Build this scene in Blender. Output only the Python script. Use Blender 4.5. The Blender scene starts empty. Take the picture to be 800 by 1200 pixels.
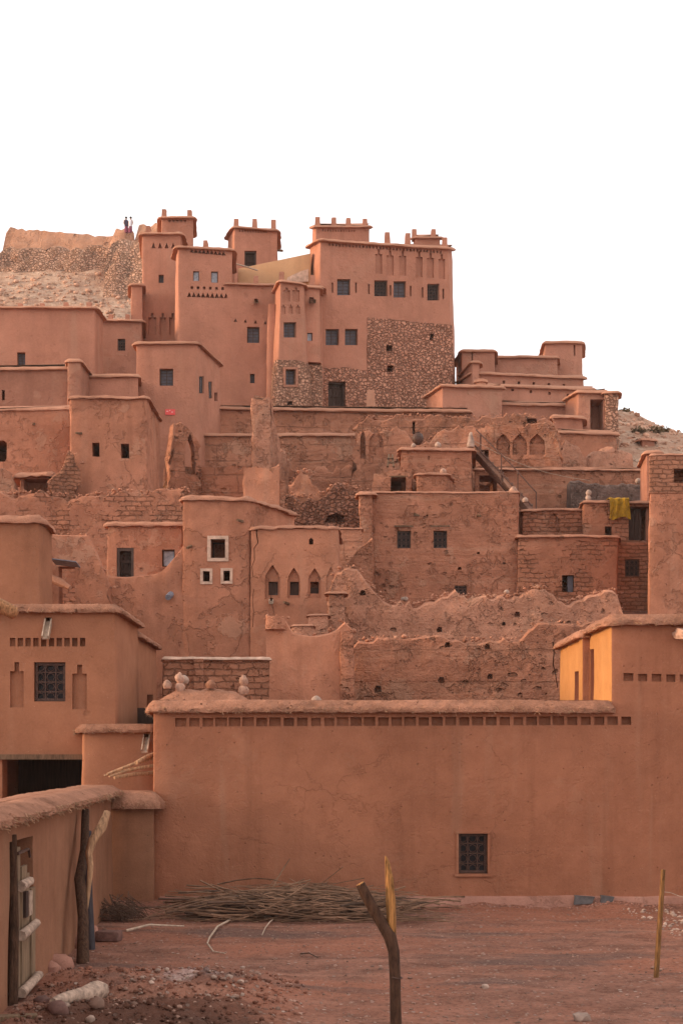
import bpy, bmesh, math, random
from mathutils import Vector, Matrix, noise
rnd = random.Random(7)
SC = bpy.context.scene
COL = SC.collection
# measured layout: a level camera at 2.9 m with a rising front; photo pixels (800 wide) are turned into metres at a chosen distance
F, HZ, E = 1650.0, 885.0, 2.9
def PX(px, Y): return (px - 400.0) / F * Y
def PZ(py, Y): return E + (HZ - py) / F * Y
def W(px, py, Y): return Vector((PX(px, Y), Y, PZ(py, Y)))
def G(px, py):                       # a point of the level courtyard
    Y = E * F / (py - HZ); return Vector((PX(px, Y), Y, 0.0))
def lerp(a, b, t): return a + (b - a) * t
def interp(prof, x):
    if x <= prof[0][0]: return prof[0][1]
    for (x0, y0), (x1, y1) in zip(prof, prof[1:]):
        if x <= x1: return lerp(y0, y1, (x - x0) / max(1e-6, x1 - x0))
    return prof[-1][1]
def sm(a, b, x):
    t = min(1, max(0, (x - a) / (b - a))); return t * t * (3 - 2 * t)
def cellhash(a, b=0.):
    return (math.sin(a * 12.9898 + b * 78.233 + 4.1) * 43758.5453) % 1.0
def fb(p, s, o=4):                   # fractal noise about -1..1
    return noise.fractal(Vector(p) * s, 1.0, 2.0, o)
# ---------------------------------------------------------------- node helper
class Nodes:
    def __init__(s, name):
        m = bpy.data.materials.new(name); m.use_nodes = True
        s.m, s.t = m, m.node_tree
        s.bsdf = s.t.nodes['Principled BSDF']
        g = s.t.nodes.new('ShaderNodeNewGeometry'); s.pos = g.outputs['Position']
    def n(s, typ, ins=None, **kw):
        nd = s.t.nodes.new(typ)
        for k, v in kw.items(): setattr(nd, k, v)
        for k, v in (ins or {}).items():
            if hasattr(v, 'is_linked'): s.t.links.new(v, nd.inputs[k])
            else: nd.inputs[k].default_value = v
        return nd
    def scl(s, v, x, y, z): return s.n('ShaderNodeVectorMath', {0: v, 1: (x, y, z)}, operation='MULTIPLY').outputs[0]
    def vadd(s, a, b): return s.n('ShaderNodeVectorMath', {0: a, 1: b}, operation='ADD').outputs[0]
    def noise(s, vec, scale, detail=4, rough=.6, out='Fac'):
        return s.n('ShaderNodeTexNoise', {'Vector': vec, 'Scale': scale, 'Detail': detail, 'Roughness': rough}).outputs[out]
    def vor(s, vec, scale, feature='F1', out='Distance', rand=1.0):
        return s.n('ShaderNodeTexVoronoi', {'Vector': vec, 'Scale': scale, 'Randomness': rand}, feature=feature).outputs[out]
    def m2(s, op, a, b=0.0, clamp=False):
        return s.n('ShaderNodeMath', {0: a, 1: b}, operation=op, use_clamp=clamp).outputs[0]
    def rng(s, v, a, b, c=0.0, d=1.0, smooth=False):
        return s.n('ShaderNodeMapRange', {'Value': v, 'From Min': a, 'From Max': b, 'To Min': c, 'To Max': d},
                   interpolation_type='SMOOTHSTEP' if smooth else 'LINEAR').outputs[0]
    def mix(s, f, a, b, mode='MIX'):
        nd = s.t.nodes.new('ShaderNodeMix'); nd.data_type = 'RGBA'; nd.blend_type = mode
        for k, v in ((0, f), (6, a), (7, b)):
            if hasattr(v, 'is_linked'): s.t.links.new(v, nd.inputs[k])
            else: nd.inputs[k].default_value = (v if k == 0 else (*v, 1))
        return nd.outputs[2]
    def done(s, col, height=None, rough=.95, strength=.5, dist=.03, spec=.08):
        if hasattr(col, 'is_linked'): s.t.links.new(col, s.bsdf.inputs['Base Color'])
        else: s.bsdf.inputs['Base Color'].default_value = (*col, 1)
        s.bsdf.inputs['Roughness'].default_value = rough
        s.bsdf.inputs['Specular IOR Level'].default_value = spec
        if height is not None:
            b = s.n('ShaderNodeBump', {'Height': height, 'Strength': strength, 'Distance': dist})
            s.t.links.new(b.outputs[0], s.bsdf.inputs['Normal'])
        return s.m
def mulc(c, k): return tuple(min(1, x * k) for x in c)
def tint(N, col, amt=.1):            # every object a little lighter or darker
    r = N.n('ShaderNodeObjectInfo').outputs['Random']
    k = N.rng(r, 0, 1, 1 - amt, 1 + amt)
    return N.mix(1.0, col, N.n('ShaderNodeCombineColor', {0: k, 1: k, 2: k}).outputs[0], 'MULTIPLY')
def mud(name, col, sc=1.0, var=.28, course=0., pit=0., patch=0., streak=.25, crack=0., fleck=.35, strength=.5, dist=.04, pale=(.46, .27, .18), brick=0., stones=0., amt=.07, lift=0., speck=0.):
    """clay plaster / rammed earth / mud brick"""
    N = Nodes(name); P = N.pos
    big = N.noise(P, .33 * sc, 4, .6); mot = N.noise(P, 2.1 * sc, 7, .68); grn = N.noise(P, 26 * sc, 3, .6)
    f = N.m2('ADD', N.m2('MULTIPLY', big, .42), N.m2('ADD', N.m2('MULTIPLY', mot, .38), N.m2('MULTIPLY', grn, .2)))
    c = N.mix(N.rng(f, .36, .64), mulc(col, 1 - var), mulc((col[0] * 1.0, col[1] * 1.03, col[2] * 1.05), 1 + var))
    h = N.m2('ADD', N.m2('MULTIPLY', mot, .9), N.m2('MULTIPLY', grn, .28))
    if streak:
        st = N.noise(N.scl(P, 2.6 * sc, 2.6 * sc, .16 * sc), 1.0, 5, .6)
        c = N.mix(N.m2('MULTIPLY', N.rng(st, .52, .74, 0, 1, True), streak), c, mulc(col, .62))
        st2 = N.noise(N.scl(N.vadd(P, (31, 7, 3)), 1.9 * sc, 1.9 * sc, .12 * sc), 1.0, 4, .6)
        c = N.mix(N.m2('MULTIPLY', N.rng(st2, .55, .75, 0, 1, True), streak * .7), c, mulc(pale, .85))
    if course:
        z = N.scl(N.vadd(P, N.scl(N.noise(P, .8 * sc, 3, .6, 'Color'), 0, 0, .45)), .25 * sc, .25 * sc, 5.0 * sc)
        cn = N.noise(z, 1.0, 5, .65)
        h = N.m2('ADD', h, N.m2('MULTIPLY', cn, 1.5 * course))
        c = N.mix(N.m2('MULTIPLY', N.rng(cn, .52, .7, 0, 1), .5 * course), c, mulc(col, .6))
        c = N.mix(N.m2('MULTIPLY', N.rng(cn, .46, .3, 0, 1), .45 * course), c, mulc(pale, .9))
    if patch:
        pn = N.noise(N.vadd(P, (9, 4, 2)), .75 * sc, 6, .72)
        k = N.rng(pn, .53, .56, 0, 1, True)
        c = N.mix(N.m2('MULTIPLY', k, .55 * patch), c, mulc(col, .66)); h = N.m2('SUBTRACT', h, N.m2('MULTIPLY', k, .9 * patch))
        k2 = N.rng(N.noise(N.vadd(P, (-5, 14, 21)), .5 * sc, 6, .7), .57, .61, 0, 1, True)
        c = N.mix(N.m2('MULTIPLY', k2, .4 * patch), c, pale); h = N.m2('ADD', h, N.m2('MULTIPLY', k2, .5 * patch))
    if brick:
        sx = N.n('ShaderNodeSeparateXYZ', {0: N.vadd(P, N.scl(N.noise(P, 2.3 * sc, 4, .65, 'Color'), .34, .34, .2))})
        u = N.n('ShaderNodeCombineXYZ', {0: N.m2('ADD', sx.outputs[0], sx.outputs[1]), 1: sx.outputs[2]}).outputs[0]
        bt = N.n('ShaderNodeTexBrick', {'Vector': u, 'Color1': (.8, .8, .8, 1), 'Color2': (1.12, 1.12, 1.12, 1), 'Mortar': (.68, .66, .64, 1), 'Scale': 1.0,
                 'Mortar Size': .018 / sc, 'Mortar Smooth': .6, 'Brick Width': .33 / sc, 'Row Height': .15 / sc})
        msk = N.rng(N.noise(N.vadd(P, (3, 1, 7)), .55 * sc, 5, .65), .62 - .32 * brick, .68 - .32 * brick, 0, 1, True)
        c = N.mix(N.m2('MULTIPLY', msk, .85), c, bt.outputs['Color'], 'MULTIPLY')
        h = N.m2('SUBTRACT', h, N.m2('MULTIPLY', N.m2('MULTIPLY', bt.outputs['Fac'], msk), 2.2))
    if lift:                                  # shuttering lifts of rammed earth
        sx = N.n('ShaderNodeSeparateXYZ', {0: N.vadd(P, N.scl(N.noise(P, 1.1 * sc, 5, .7, 'Color'), .25, .25, .16))})
        u = N.n('ShaderNodeCombineXYZ', {0: N.m2('ADD', sx.outputs[0], sx.outputs[1]), 1: sx.outputs[2]}).outputs[0]
        bt = N.n('ShaderNodeTexBrick', {'Vector': u, 'Color1': (.88, .88, .88, 1), 'Color2': (1.1, 1.1, 1.1, 1), 'Mortar': (.5, .48, .46, 1), 'Scale': 1.0,
                 'Mortar Size': .025, 'Mortar Smooth': .4, 'Brick Width': 2.1, 'Row Height': .8})
        msk = N.rng(N.noise(N.vadd(P, (13, 1, 2)), .8 * sc, 5, .65), .42, .52, .15, 1, True)
        c = N.mix(N.m2('MULTIPLY', msk, lift), c, bt.outputs['Color'], 'MULTIPLY')
        h = N.m2('SUBTRACT', h, N.m2('MULTIPLY', N.m2('MULTIPLY', bt.outputs['Fac'], msk), 2.0 * lift))
    if speck:                                 # small knocks and pinholes
        v = N.vor(P, 5.5 * sc); cr = N.n('ShaderNodeSeparateColor', {0: N.vor(P, 5.5 * sc, 'F1', 'Color')}).outputs
        km = N.m2('MULTIPLY', N.rng(v, .05, .13, 1, 0, True), N.rng(cr[0], .55, .6))
        c = N.mix(N.m2('MULTIPLY', km, .6 * speck), c, mulc(col, .4)); h = N.m2('SUBTRACT', h, N.m2('MULTIPLY', km, 1.4 * speck))
        v = N.vor(N.vadd(P, (4, 4, 4)), 1.15 * sc); cr = N.n('ShaderNodeSeparateColor', {0: N.vor(N.vadd(P, (4, 4, 4)), 1.15 * sc, 'F1', 'Color')}).outputs
        km = N.m2('MULTIPLY', N.rng(N.m2('ADD', v, N.m2('MULTIPLY', N.m2('SUBTRACT', mot, .5), .25)), .03, .1, 1, 0, True), N.rng(cr[1], .6, .65))
        c = N.mix(N.m2('MULTIPLY', km, .7 * speck), c, mulc(col, .42)); h = N.m2('SUBTRACT', h, N.m2('MULTIPLY', km, 2.0 * speck))
    if stones:
        Q = N.scl(N.vadd(P, N.scl(N.noise(P, 2.0, 4, .65, 'Color'), .42, .42, .42)), 1, 1, 1.35)
        de = N.vor(Q, stones, 'DISTANCE_TO_EDGE'); cr = N.vor(Q, stones, 'F1', 'Color')
        cv = N.n('ShaderNodeSeparateColor', {0: cr}).outputs[0]
        sc_ = N.mix(cv, mulc(col, .9), mulc(pale, 1.05))
        sc_ = N.mix(N.m2('MULTIPLY', mot, .5), sc_, mulc(col, .8))
        j = N.rng(de, .005, .085, 1, 0, True)
        c = N.mix(N.m2('MULTIPLY', N.m2('MULTIPLY', j, N.rng(mot, .35, .6, .3, 1)), .48), sc_, mulc((col[0], col[1] * .92, col[2] * .88), .5)); h = N.m2('ADD', N.m2('MULTIPLY', h, .35), N.m2('MULTIPLY', N.rng(de, 0, .16, 0, 1, True), 2.0))
    if pit:
        v = N.vor(N.scl(N.vadd(P, N.scl(N.noise(P, 4 * sc, 2, .5, 'Color'), .3, .3, .3)), 1, 1, 1.6), 2.4 * sc)
        pm = N.m2('MULTIPLY', N.rng(v, .1, .22, 1, 0, True), N.rng(N.noise(N.vadd(P, (2, 8, 5)), .9 * sc, 4, .6), .5, .62, 0, 1, True))
        c = N.mix(N.m2('MULTIPLY', pm, .75 * pit), c, mulc(col, .35)); h = N.m2('SUBTRACT', h, N.m2('MULTIPLY', pm, 2.0 * pit))
        lump = N.noise(N.vadd(P, (8, 8, 1)), 6.5 * sc, 4, .7)
        h = N.m2('ADD', h, N.m2('MULTIPLY', lump, 1.1 * pit))
        c = N.mix(N.m2('MULTIPLY', N.rng(lump, .45, .3, 0, 1), .4 * pit), c, mulc(col, .6))
    if crack:
        v = N.vor(N.vadd(P, N.scl(N.noise(P, 1.3 * sc, 5, .7, 'Color'), .9, .9, .9)), .62 * sc, 'DISTANCE_TO_EDGE')
        cm = N.m2('MULTIPLY', N.rng(v, .002, .011, 1, 0, True), N.rng(N.noise(N.vadd(P, (6, 3, 9)), .5 * sc, 3, .6), .5, .6, 0, 1, True))
        c = N.mix(N.m2('MULTIPLY', cm, .8 * crack), c, mulc(col, .3)); h = N.m2('SUBTRACT', h, N.m2('MULTIPLY', cm, 1.6 * crack))
    if fleck:
        v = N.vor(P, 15 * sc)
        fm = N.m2('MULTIPLY', N.rng(v, .07, .16, 1, 0), N.rng(N.noise(P, 3.3 * sc, 2), .45, .65))
        c = N.mix(N.m2('MULTIPLY', fm, fleck), c, mulc(pale, 1.15))
    return N.done(tint(N, c, amt), h, strength=strength, dist=dist)
def simple(name, col, rough=.8, var=.2, sc=6., grain=None, strength=.3, dist=.01, spec=.2, metal=0.):
    N = Nodes(name); P = N.pos
    v = N.scl(P, *grain) if grain else P
    a = N.noise(v, sc, 5, .65)
    c = N.mix(N.rng(a, .35, .65), mulc(col, 1 - var), mulc(col, 1 + var))
    N.bsdf.inputs['Metallic'].default_value = metal
    return N.done(tint(N, c, .06), a, rough, strength, dist, spec)
# ---------------------------------------------------------------- objects
ALL_LABELS = {}
def tag(o, label=None, cat=None, group=None, kind=None):
    if label: o['label'] = label; ALL_LABELS.setdefault(label, []).append(o.name)
    if cat: o['category'] = cat
    if group: o['group'] = group
    if kind: o['kind'] = kind
    return o
def thing(name, label, cat, loc, group=None):
    o = bpy.data.objects.new(name, None); COL.objects.link(o); o.location = loc; o.empty_display_size = .3
    return tag(o, label, cat, group)
def depth_up(p):
    v = Vector(p.location)
    while p.parent: p = p.parent; v += p.location
    return v
def mk(name, verts, faces, mat, parent=None, smooth=40, mats=None, idx=None):
    """one mesh object; vertices come in world metres and are stored about the parent's base"""
    off = depth_up(parent) if parent else Vector((0, 0, 0))
    own = Vector((0, 0, 0))
    if not parent:
        n = max(1, len(verts)); own = Vector((sum(v[0] for v in verts) / n, sum(v[1] for v in verts) / n, min(v[2] for v in verts)))
    me = bpy.data.meshes.new(name)
    me.from_pydata([tuple(Vector(v) - off - own) for v in verts], [], faces)
    me.validate(clean_customdata=False)
    for m in (mats or [mat]): me.materials.append(m)
    if idx:
        for p, i in zip(me.polygons, idx): p.material_index = i
    o = bpy.data.objects.new(name, me); COL.objects.link(o)
    if parent: o.parent = parent
    else: o.location = own
    if smooth:
        for p in me.polygons: p.use_smooth = True
        me.set_sharp_from_angle(angle=math.radians(smooth))
    return o
class MB:
    """collects simple solids into one mesh"""
    def __init__(s): s.v, s.f = [], []
    def add(s, v, f):
        b = len(s.v); s.v += [tuple(x) for x in v]; s.f += [tuple(i + b for i in q) for q in f]; return s
    def box(s, o, u, v, w, r):      # r = (u0,u1,v0,v1,w0,w1) in the frame o,u,v,w
        u0, u1, v0, v1, w0, w1 = r
        P = [o + u * a + v * b + w * c for a in (u0, u1) for b in (v0, v1) for c in (w0, w1)]
        return s.add(P, [(0, 1, 3, 2), (4, 6, 7, 5), (0, 4, 5, 1), (2, 3, 7, 6), (0, 2, 6, 4), (1, 5, 7, 3)])
    def tube(s, pts, rad, seg=6, caps=True, rough=0.):
        pts = [Vector(p) for p in pts]; n = len(pts)
        if not hasattr(rad, '__len__'): rad = [rad] * n
        V = []; up = None
        for i, p in enumerate(pts):
            t = (pts[min(i + 1, n - 1)] - pts[max(i - 1, 0)]).normalized()
            if up is None: up = t.orthogonal().normalized()
            a = (up - t * up.dot(t)).normalized(); up = a; b = t.cross(a)
            for k in range(seg):
                th = 2 * math.pi * k / seg
                rr = rad[i] * (1 + rough * noise.noise(p * 7 + Vector((k * 3.1, 0, 0))))
                V.append(p + (a * math.cos(th) + b * math.sin(th)) * rr)
        Fs = [(i * seg + k, i * seg + (k + 1) % seg, (i + 1) * seg + (k + 1) % seg, (i + 1) * seg + k) for i in range(n - 1) for k in range(seg)]
        if caps: Fs += [tuple(range(seg))[::-1], tuple((n - 1) * seg + k for k in range(seg))]
        return s.add(V, Fs)
    def lathe(s, base, prof, seg=12, wob=0.):
        V = []
        for (r, z) in prof:
            for k in range(seg):
                th = 2 * math.pi * k / seg; q = Vector((math.cos(th) * r, math.sin(th) * r, z))
                q *= 1 + wob * noise.noise(q * 5 + base); V.append(base + q)
        n = len(prof)
        Fs = [(i * seg + k, i * seg + (k + 1) % seg, (i + 1) * seg + (k + 1) % seg, (i + 1) * seg + k) for i in range(n - 1) for k in range(seg)]
        Fs += [tuple(range(seg))[::-1], tuple((n - 1) * seg + k for k in range(seg))]
        return s.add(V, Fs)
    def rock(s, c, r, flat=.7, seed=0, sub=1):
        bm = bmesh.new(); bmesh.ops.create_icosphere(bm, subdivisions=sub, radius=1.0)
        o = Vector((seed * 1.7, seed * .9, seed * .3))
        rx, ry = rnd.uniform(.75, 1.25), rnd.uniform(.75, 1.25)
        V = [Vector(c) + Vector((v.co.x * r * rx, v.co.y * r * ry, v.co.z * r * flat)) * (1 + .45 * noise.noise(v.co * 1.4 + o)) for v in bm.verts]
        Fs = [tuple(v.index for v in f.verts) for f in bm.faces]; bm.free()
        return s.add(V, Fs)
    def build(s, name, mat, parent=None, smooth=40): return mk(name, s.v, s.f, mat, parent, smooth)
# ---------------------------------------------------------------- walls
CUTS = {}                              # wall object -> [(verts, faces)]
def ccw(p): return sum(a[0] * b[1] - b[0] * a[1] for a, b in zip(p, p[1:] + p[:1])) > 0
def perimeter(plan, tops, cell, r):
    """round the corners of a plan and walk along it; returns points, normals, tops"""
    n = len(plan); P = [Vector((p[0], p[1], t)) for p, t in zip(plan, tops)]
    if not ccw(plan): P = P[::-1]
    out = []
    for i in range(n):
        a, c, b = P[i - 1], P[i], P[(i + 1) % n]
        rr = min(r, .35 * (a - c).length, .35 * (b - c).length)
        p1 = c + (a - c).normalized() * rr; p2 = c + (b - c).normalized() * rr
        na = Vector((c.y - a.y, a.x - c.x, 0)).normalized(); nb = Vector((b.y - c.y, c.x - b.x, 0)).normalized()
        out += [(p1, na), (p1 * .25 + c * .5 + p2 * .25, (na + nb).normalized()), (p2, nb)]
        nx, nxx = P[(i + 1) % n], P[(i + 2) % n]
        rn = min(r, .35 * (c - nx).length, .35 * (nxx - nx).length)
        e = nx + (c - nx).normalized() * rn
        k = max(1, int(round((e - p2).length / cell)))
        out += [(p2.lerp(e, j / k), nb) for j in range(1, k)]
    return out
class House:
    """one thing: a wall mesh (openings cut into it) with coping, windows, doors ... as parts"""
    def __init__(s, name, label, cat, plan, top, mat, cell=.5, batter=.015, r=.1, amp=.03, rag=0., z0=None, group=None, zref=None, parent=None, part='wall', seed=0., sink=.6):
        s.plan = [Vector((p[0], p[1])) for p in plan]
        if not hasattr(top, '__len__'): top = [PZ(top, plan[0][1])] * len(plan) if top > 60 else [top] * len(plan)
        else: top = [PZ(t, p[1]) if t > 60 else t for t, p in zip(top, plan)]
        s.tops = top; s.batter = batter; s.zref = max(top) if zref is None else zref
        s.c = sum(s.plan, Vector((0, 0))) / len(plan)
        s.z0 = min(terrain(p[0], p[1]) for p in plan) - sink if z0 is None else z0
        s.root = parent or thing(name, label, cat, (s.c.x, s.c.y, max(s.z0 + sink, min(top) - 3.5)), group)
        s.cell, s.r = cell, r
        per = perimeter(s.plan, top, cell, r)
        nz = max(2, int((max(top) - s.z0) / cell)); m = len(per); V = []
        for k in range(nz + 1):
            for p, n in per:
                zt = p.z + (rag * (fb((p.x, p.y, 0), .9) + .6 * fb((p.x, p.y, 5), 3.)) if rag else 0)
                z = lerp(s.z0, zt, k / nz)
                q = Vector((p.x, p.y, z)) - n * (batter * (z - s.zref))
                q += n * amp * (fb(q + Vector((seed, 0, 0)), .55, 3) * 1.1 + .5 * fb(q, 2.3, 3))
                V.append(q)
        Fs = [(k * m + i, k * m + (i + 1) % m, (k + 1) * m + (i + 1) % m, (k + 1) * m + i) for k in range(nz) for i in range(m)]
        Fs += [tuple(range(m))[::-1], tuple(nz * m + i for i in range(m))]
        s.wall = mk(part, V, Fs, mat, s.root)
    def edge(s, i):
        n = len(s.plan); A, B = s.plan[i], s.plan[(i + 1) % n]
        if A.x / A.y > B.x / B.y: A, B = B, A
        d = (B - A).normalized(); nn = Vector((-d.y, d.x))
        if nn.dot(s.c - (A + B) / 2) < 0: nn = -nn
        return Fac(A, d, nn, s.batter, s.zref)
    def cut(s, fac, poly, depth, out=.35):
        C = [fac.at(x, y) for x, y in poly]; w = fac.w; n = len(C)
        V = [c - w * out for c in C] + [c + w * depth for c in C]
        Fs = [tuple(range(n)), tuple(range(n, 2 * n))[::-1]] + [(i, n + i, n + (i + 1) % n, (i + 1) % n) for i in range(n)]
        CUTS.setdefault(s.wall.name, []).append((V, Fs))
    def rect(s, e, x0, y0, x1, y1, depth): s.cut(s.edge(e), [(x0, y1), (x1, y1), (x1, y0), (x0, y0)], depth)
    def holes(s, e, x0, y0, x1, y1, n, w, h, depth, jit=0.):
        for i in range(n):
            t = i / max(1, n - 1); x = lerp(x0, x1, t); y = lerp(y0, y1, t); j = rnd.uniform(-jit, jit)
            s.rect(e, x - w / 2 + j, y - h / 2 + j * .5, x + w / 2 - j * .4, y + h / 2, depth * rnd.uniform(.8, 1.2))
    def tris(s, e, x0, y0, x1, y1, n, w, h, depth, up=True):
        f = s.edge(e)
        for i in range(n):
            t = i / max(1, n - 1); x = lerp(x0, x1, t); y = lerp(y0, y1, t)
            a = [(x - w / 2, y + h / 2), (x + w / 2, y + h / 2), (x, y - h / 2)] if up else [(x - w / 2, y - h / 2), (x, y + h / 2), (x + w / 2, y - h / 2)]
            s.cut(f, a, depth)
    def niche(s, e, x0, y0, x1, y1, depth, kind='step'):
        f = s.edge(e); w = x1 - x0; xm = (x0 + x1) / 2; h = y1 - y0
        if kind == 'step':        # tall panel with a stepped notch on top
            a = [(x0, y1), (x1, y1), (x1, y0 + h * .2), (xm + w * .17, y0 + h * .2), (xm + w * .17, y0), (xm - w * .17, y0), (xm - w * .17, y0 + h * .2), (x0, y0 + h * .2)]
        else:                     # pointed arch
            a = [(x0, y1), (x1, y1), (x1, y0 + h * .45), (x1 - w * .05, y0 + h * .3), (xm + w * .2, y0 + h * .12), (xm, y0), (xm - w * .2, y0 + h * .12), (x0 + w * .05, y0 + h * .3), (x0, y0 + h * .45)]
        s.cut(f, a, depth)
    def cap(s, ov=.15, t=.16, mat=None, droop=.03, lump=1., name='coping', inset=.35, cell=None, raise_=0., plan=None, straw=0):
        per = perimeter([Vector(p) for p in plan] if plan else s.plan, s.tops, cell or min(s.cell, .35), s.r * 1.2); m = len(per)
        wmin = min((a - b).length for a, b in zip(s.plan, s.plan[1:] + s.plan[:1])); ins = .485 * wmin if wmin < .8 else min(inset, .35 * wmin)
        prof = [(-.06, -.01), (ov * .55, -droop * .6), (ov * .97, -droop), (ov * 1.02, -droop + t * .1), (ov * .99, t * .2), (ov * .84, t * .38), (ov * .62, t * .55), (ov * .36, t * .74), (ov * .06, t * .93), (-ins * .5, t * 1.0), (-ins, t * .96)]
        V = []
        for o, dz in prof:
            for p, n in per:
                q = p - n * (s.batter * (p.z - s.zref))
                e = .5 * fb((p.x, p.y, 1), .7, 2) + .6 * fb((p.x, p.y, 4 + dz), 2.6, 3)
                oo = o + (lump * ov * .4 * e if o > 0 else 0)
                V.append(Vector((q.x, q.y, q.z + raise_ + dz + lump * t * (.22 * fb((p.x, p.y, 9), .5, 2) + (.2 * fb((p.x + o, p.y, 2 + dz), 4., 3) + .12 * fb((p.x + 7 * o, p.y, dz * 9), 9., 2) if o > 0 else .05 * e)))) + n * (oo + (ov * (.10 * fb((p.x, p.y, dz * 20), 8., 2) + .14 * abs(fb((p.x, p.y, dz * 8), 15., 2)) - .6 * max(0, fb((p.x + 3, p.y, dz * 3), 2.1, 3) - .35)) if o > 0 else 0)))
        k = len(prof)
        Fs = [(j * m + i, j * m + (i + 1) % m, (j + 1) * m + (i + 1) % m, (j + 1) * m + i) for j in range(k - 1) for i in range(m)]
        Fs += [tuple(range(m))[::-1], tuple((k - 1) * m + i for i in range(m))]
        o = mk(name, V, Fs, mat or M['cap'], s.root, 38)
        for p in o.data.polygons[-2:]: p.use_smooth = False
        if straw:                        # bits of straw and reed poking out of the lower edge
            mb = MB()
            for _ in range(straw):
                p, n = rnd.choice(per); a = Vector((p.x, p.y, p.z + rnd.uniform(-droop, t * .3))) + n * ov * rnd.uniform(.85, 1.0)
                if a.y > 31.5: continue
                a += Vector((-n.y, n.x, 0)) * rnd.uniform(-.06, .06)
                d = (n * rnd.uniform(.1, 1) + Vector((rnd.uniform(-1, 1), rnd.uniform(-1, 1), rnd.uniform(-1.2, .25)))).normalized() * rnd.uniform(.03, .085)
                mb.tube([a - d * .3, a + d], rnd.uniform(.003, .006), 3)
            mb.build('straw_edge', M['straw'], o, 0)['kind'] = 'stuff'
        return o
    # --- openings
    def frame_of(s, e, x0, y0, x1, y1):
        f = s.edge(e); o = f.at(x0, y1); a = f.at(x1, y1); b = f.at(x0, y0)
        return o, (a - o).normalized(), Vector((0, 0, 1)), f.w, (a - o).length, b.z - o.z
    def window(s, e, x0, y0, x1, y1, kind='shutter', depth=.25, rec=None, surround=0, mat=None, label=None):
        s.rect(e, x0, y0, x1, y1, depth + .02)
        o, u, v, w, ww, hh = s.frame_of(e, x0, y0, x1, y1)
        slant = s.batter * hh
        d0 = (depth * .35 if rec is None else rec) + max(0, slant)
        fr = min(.07, ww * .1)
        mb = MB()
        g = .012
        for r in ((g, ww - g, g, fr, 0, .06), (g, ww - g, hh - fr, hh - g, 0, .06), (g, fr, fr, hh - fr, .003, .057), (ww - fr, ww - g, fr, hh - fr, .003, .057)):
            mb.box(o + w * d0, u, v, w, r)
        win = mb.build('window', M['frame_wood'] if kind != 'iron' else M['iron'], s.root, 0)
        if label: win['label'] = label
        if surround:
            sb = MB(); t = surround
            for r in ((-t, ww + t, hh, hh + t), (-t, ww + t, -t, 0), (-t, 0, 0, hh), (ww, ww + t, 0, hh)):
                sb.box(o - w * .035, u, v, w, (*r, -.01 if r[2] == 0 and r[3] == hh else 0, .2))
            sb.build('surround', mat or M['lime'], win, 0)
        i0 = o + w * (d0 + .03)
        if kind == 'shutter':
            mb = MB().box(i0, u, v, w, (fr, ww - fr, fr, hh - fr, .0, .03)); mb.build('shutter', M['shutter'], win, 0)
            mb = MB(); nb = 5
            for k in range(1, nb): mb.box(i0, u, v, w, (fr, ww - fr, hh * k / nb - .012, hh * k / nb + .012, -.02, -.001))
            mb.box(i0, u, v, w, (ww / 2 - .02, ww / 2 + .02, fr, hh - fr, -.026, -.0015)); mb.build('slats', M['frame_wood'], win, 0)
        elif kind in ('grille', 'iron'):
            MB().box(i0, u, v, w, (fr, ww - fr, fr, hh - fr, .05, .07)).build('pane', M['glass'], win, 0)
            mb = MB(); nx = max(3, int(ww / .17)); nzz = max(3, int(hh / .17)); b = .012
            for k in range(1, nx): mb.box(i0, u, v, w, (ww * k / nx - b, ww * k / nx + b, fr * .9, hh - fr * .9, -.02, .0))
            for k in range(1, nzz): mb.box(i0, u, v, w, (fr * .9, ww - fr * .9, hh * k / nzz - b, hh * k / nzz + b, -.024, -.004))
            for ix in range(nx):
                for iz in range(nzz):       # forged rings between the bars
                    c = i0 + u * (ww * (ix + .5) / nx) + v * (hh * (iz + .5) / nzz) - w * .012
                    R = min(ww / nx, hh / nzz) * .4
                    mb.tube([c + (u * math.cos(a) + v * math.sin(a)) * R for a in [i * math.pi / 4 for i in range(9)]], .009, 4)
            mb.build('grille', M['iron'], win, 0)
        elif kind == 'board':
            mb = MB(); nb = max(3, int(ww / .16))
            for k in range(nb): mb.box(i0, u, v, w, (lerp(fr, ww - fr, k / nb) + .004, lerp(fr, ww - fr, (k + 1) / nb) - .004, fr, hh - fr, .0 + .012 * (k % 2), .05))
            mb.build('boards', mat or M['old_wood'], win, 0)
        elif kind == 'pale':
            MB().box(i0, u, v, w, (fr, ww - fr, fr, hh - fr, .0, .03)).build('pane', M['blue_pane'], win, 0)
        return win
    def door(s, e, x0, y0, x1, y1, depth=.45, mat=None, leaf=1.0):
        s.rect(e, x0, y0, x1, y1, depth + .6)
        o, u, v, w, ww, hh = s.frame_of(e, x0, y0, x1, y1)
        mb = MB(); nb = max(3, int(ww / .2)); ww2 = ww * leaf
        for k in range(nb): mb.box(o + w * depth, u, v, w, (lerp(0.01, ww2 - .01, k / nb) + .006, lerp(0.01, ww2 - .01, (k + 1) / nb) - .006, .01, hh - .02, .012 * (k % 3), .06))
        d = mb.build('door', mat or M['dark_wood'], s.root, 0)
        mb = MB()
        for z in (.2, .55, .85): mb.box(o + w * (depth - .03), u, v, w, (.03, ww2 - .03, hh * z - .05, hh * z + .05, 0, .028))
        mb.build('battens', mat or M['dark_wood'], d, 0)
        fr = MB()
        for r in ((0.005, .09, 0.01, hh - .1), (ww - .09, ww - .005, 0.01, hh - .1), (0.005, ww - .005, hh - .1, hh - .005)): fr.box(o + w * (depth - .22), u, v, w, (*r, 0, .12))
        fr.build('door_frame', M['frame_wood'], d, 0)
        return d
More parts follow.
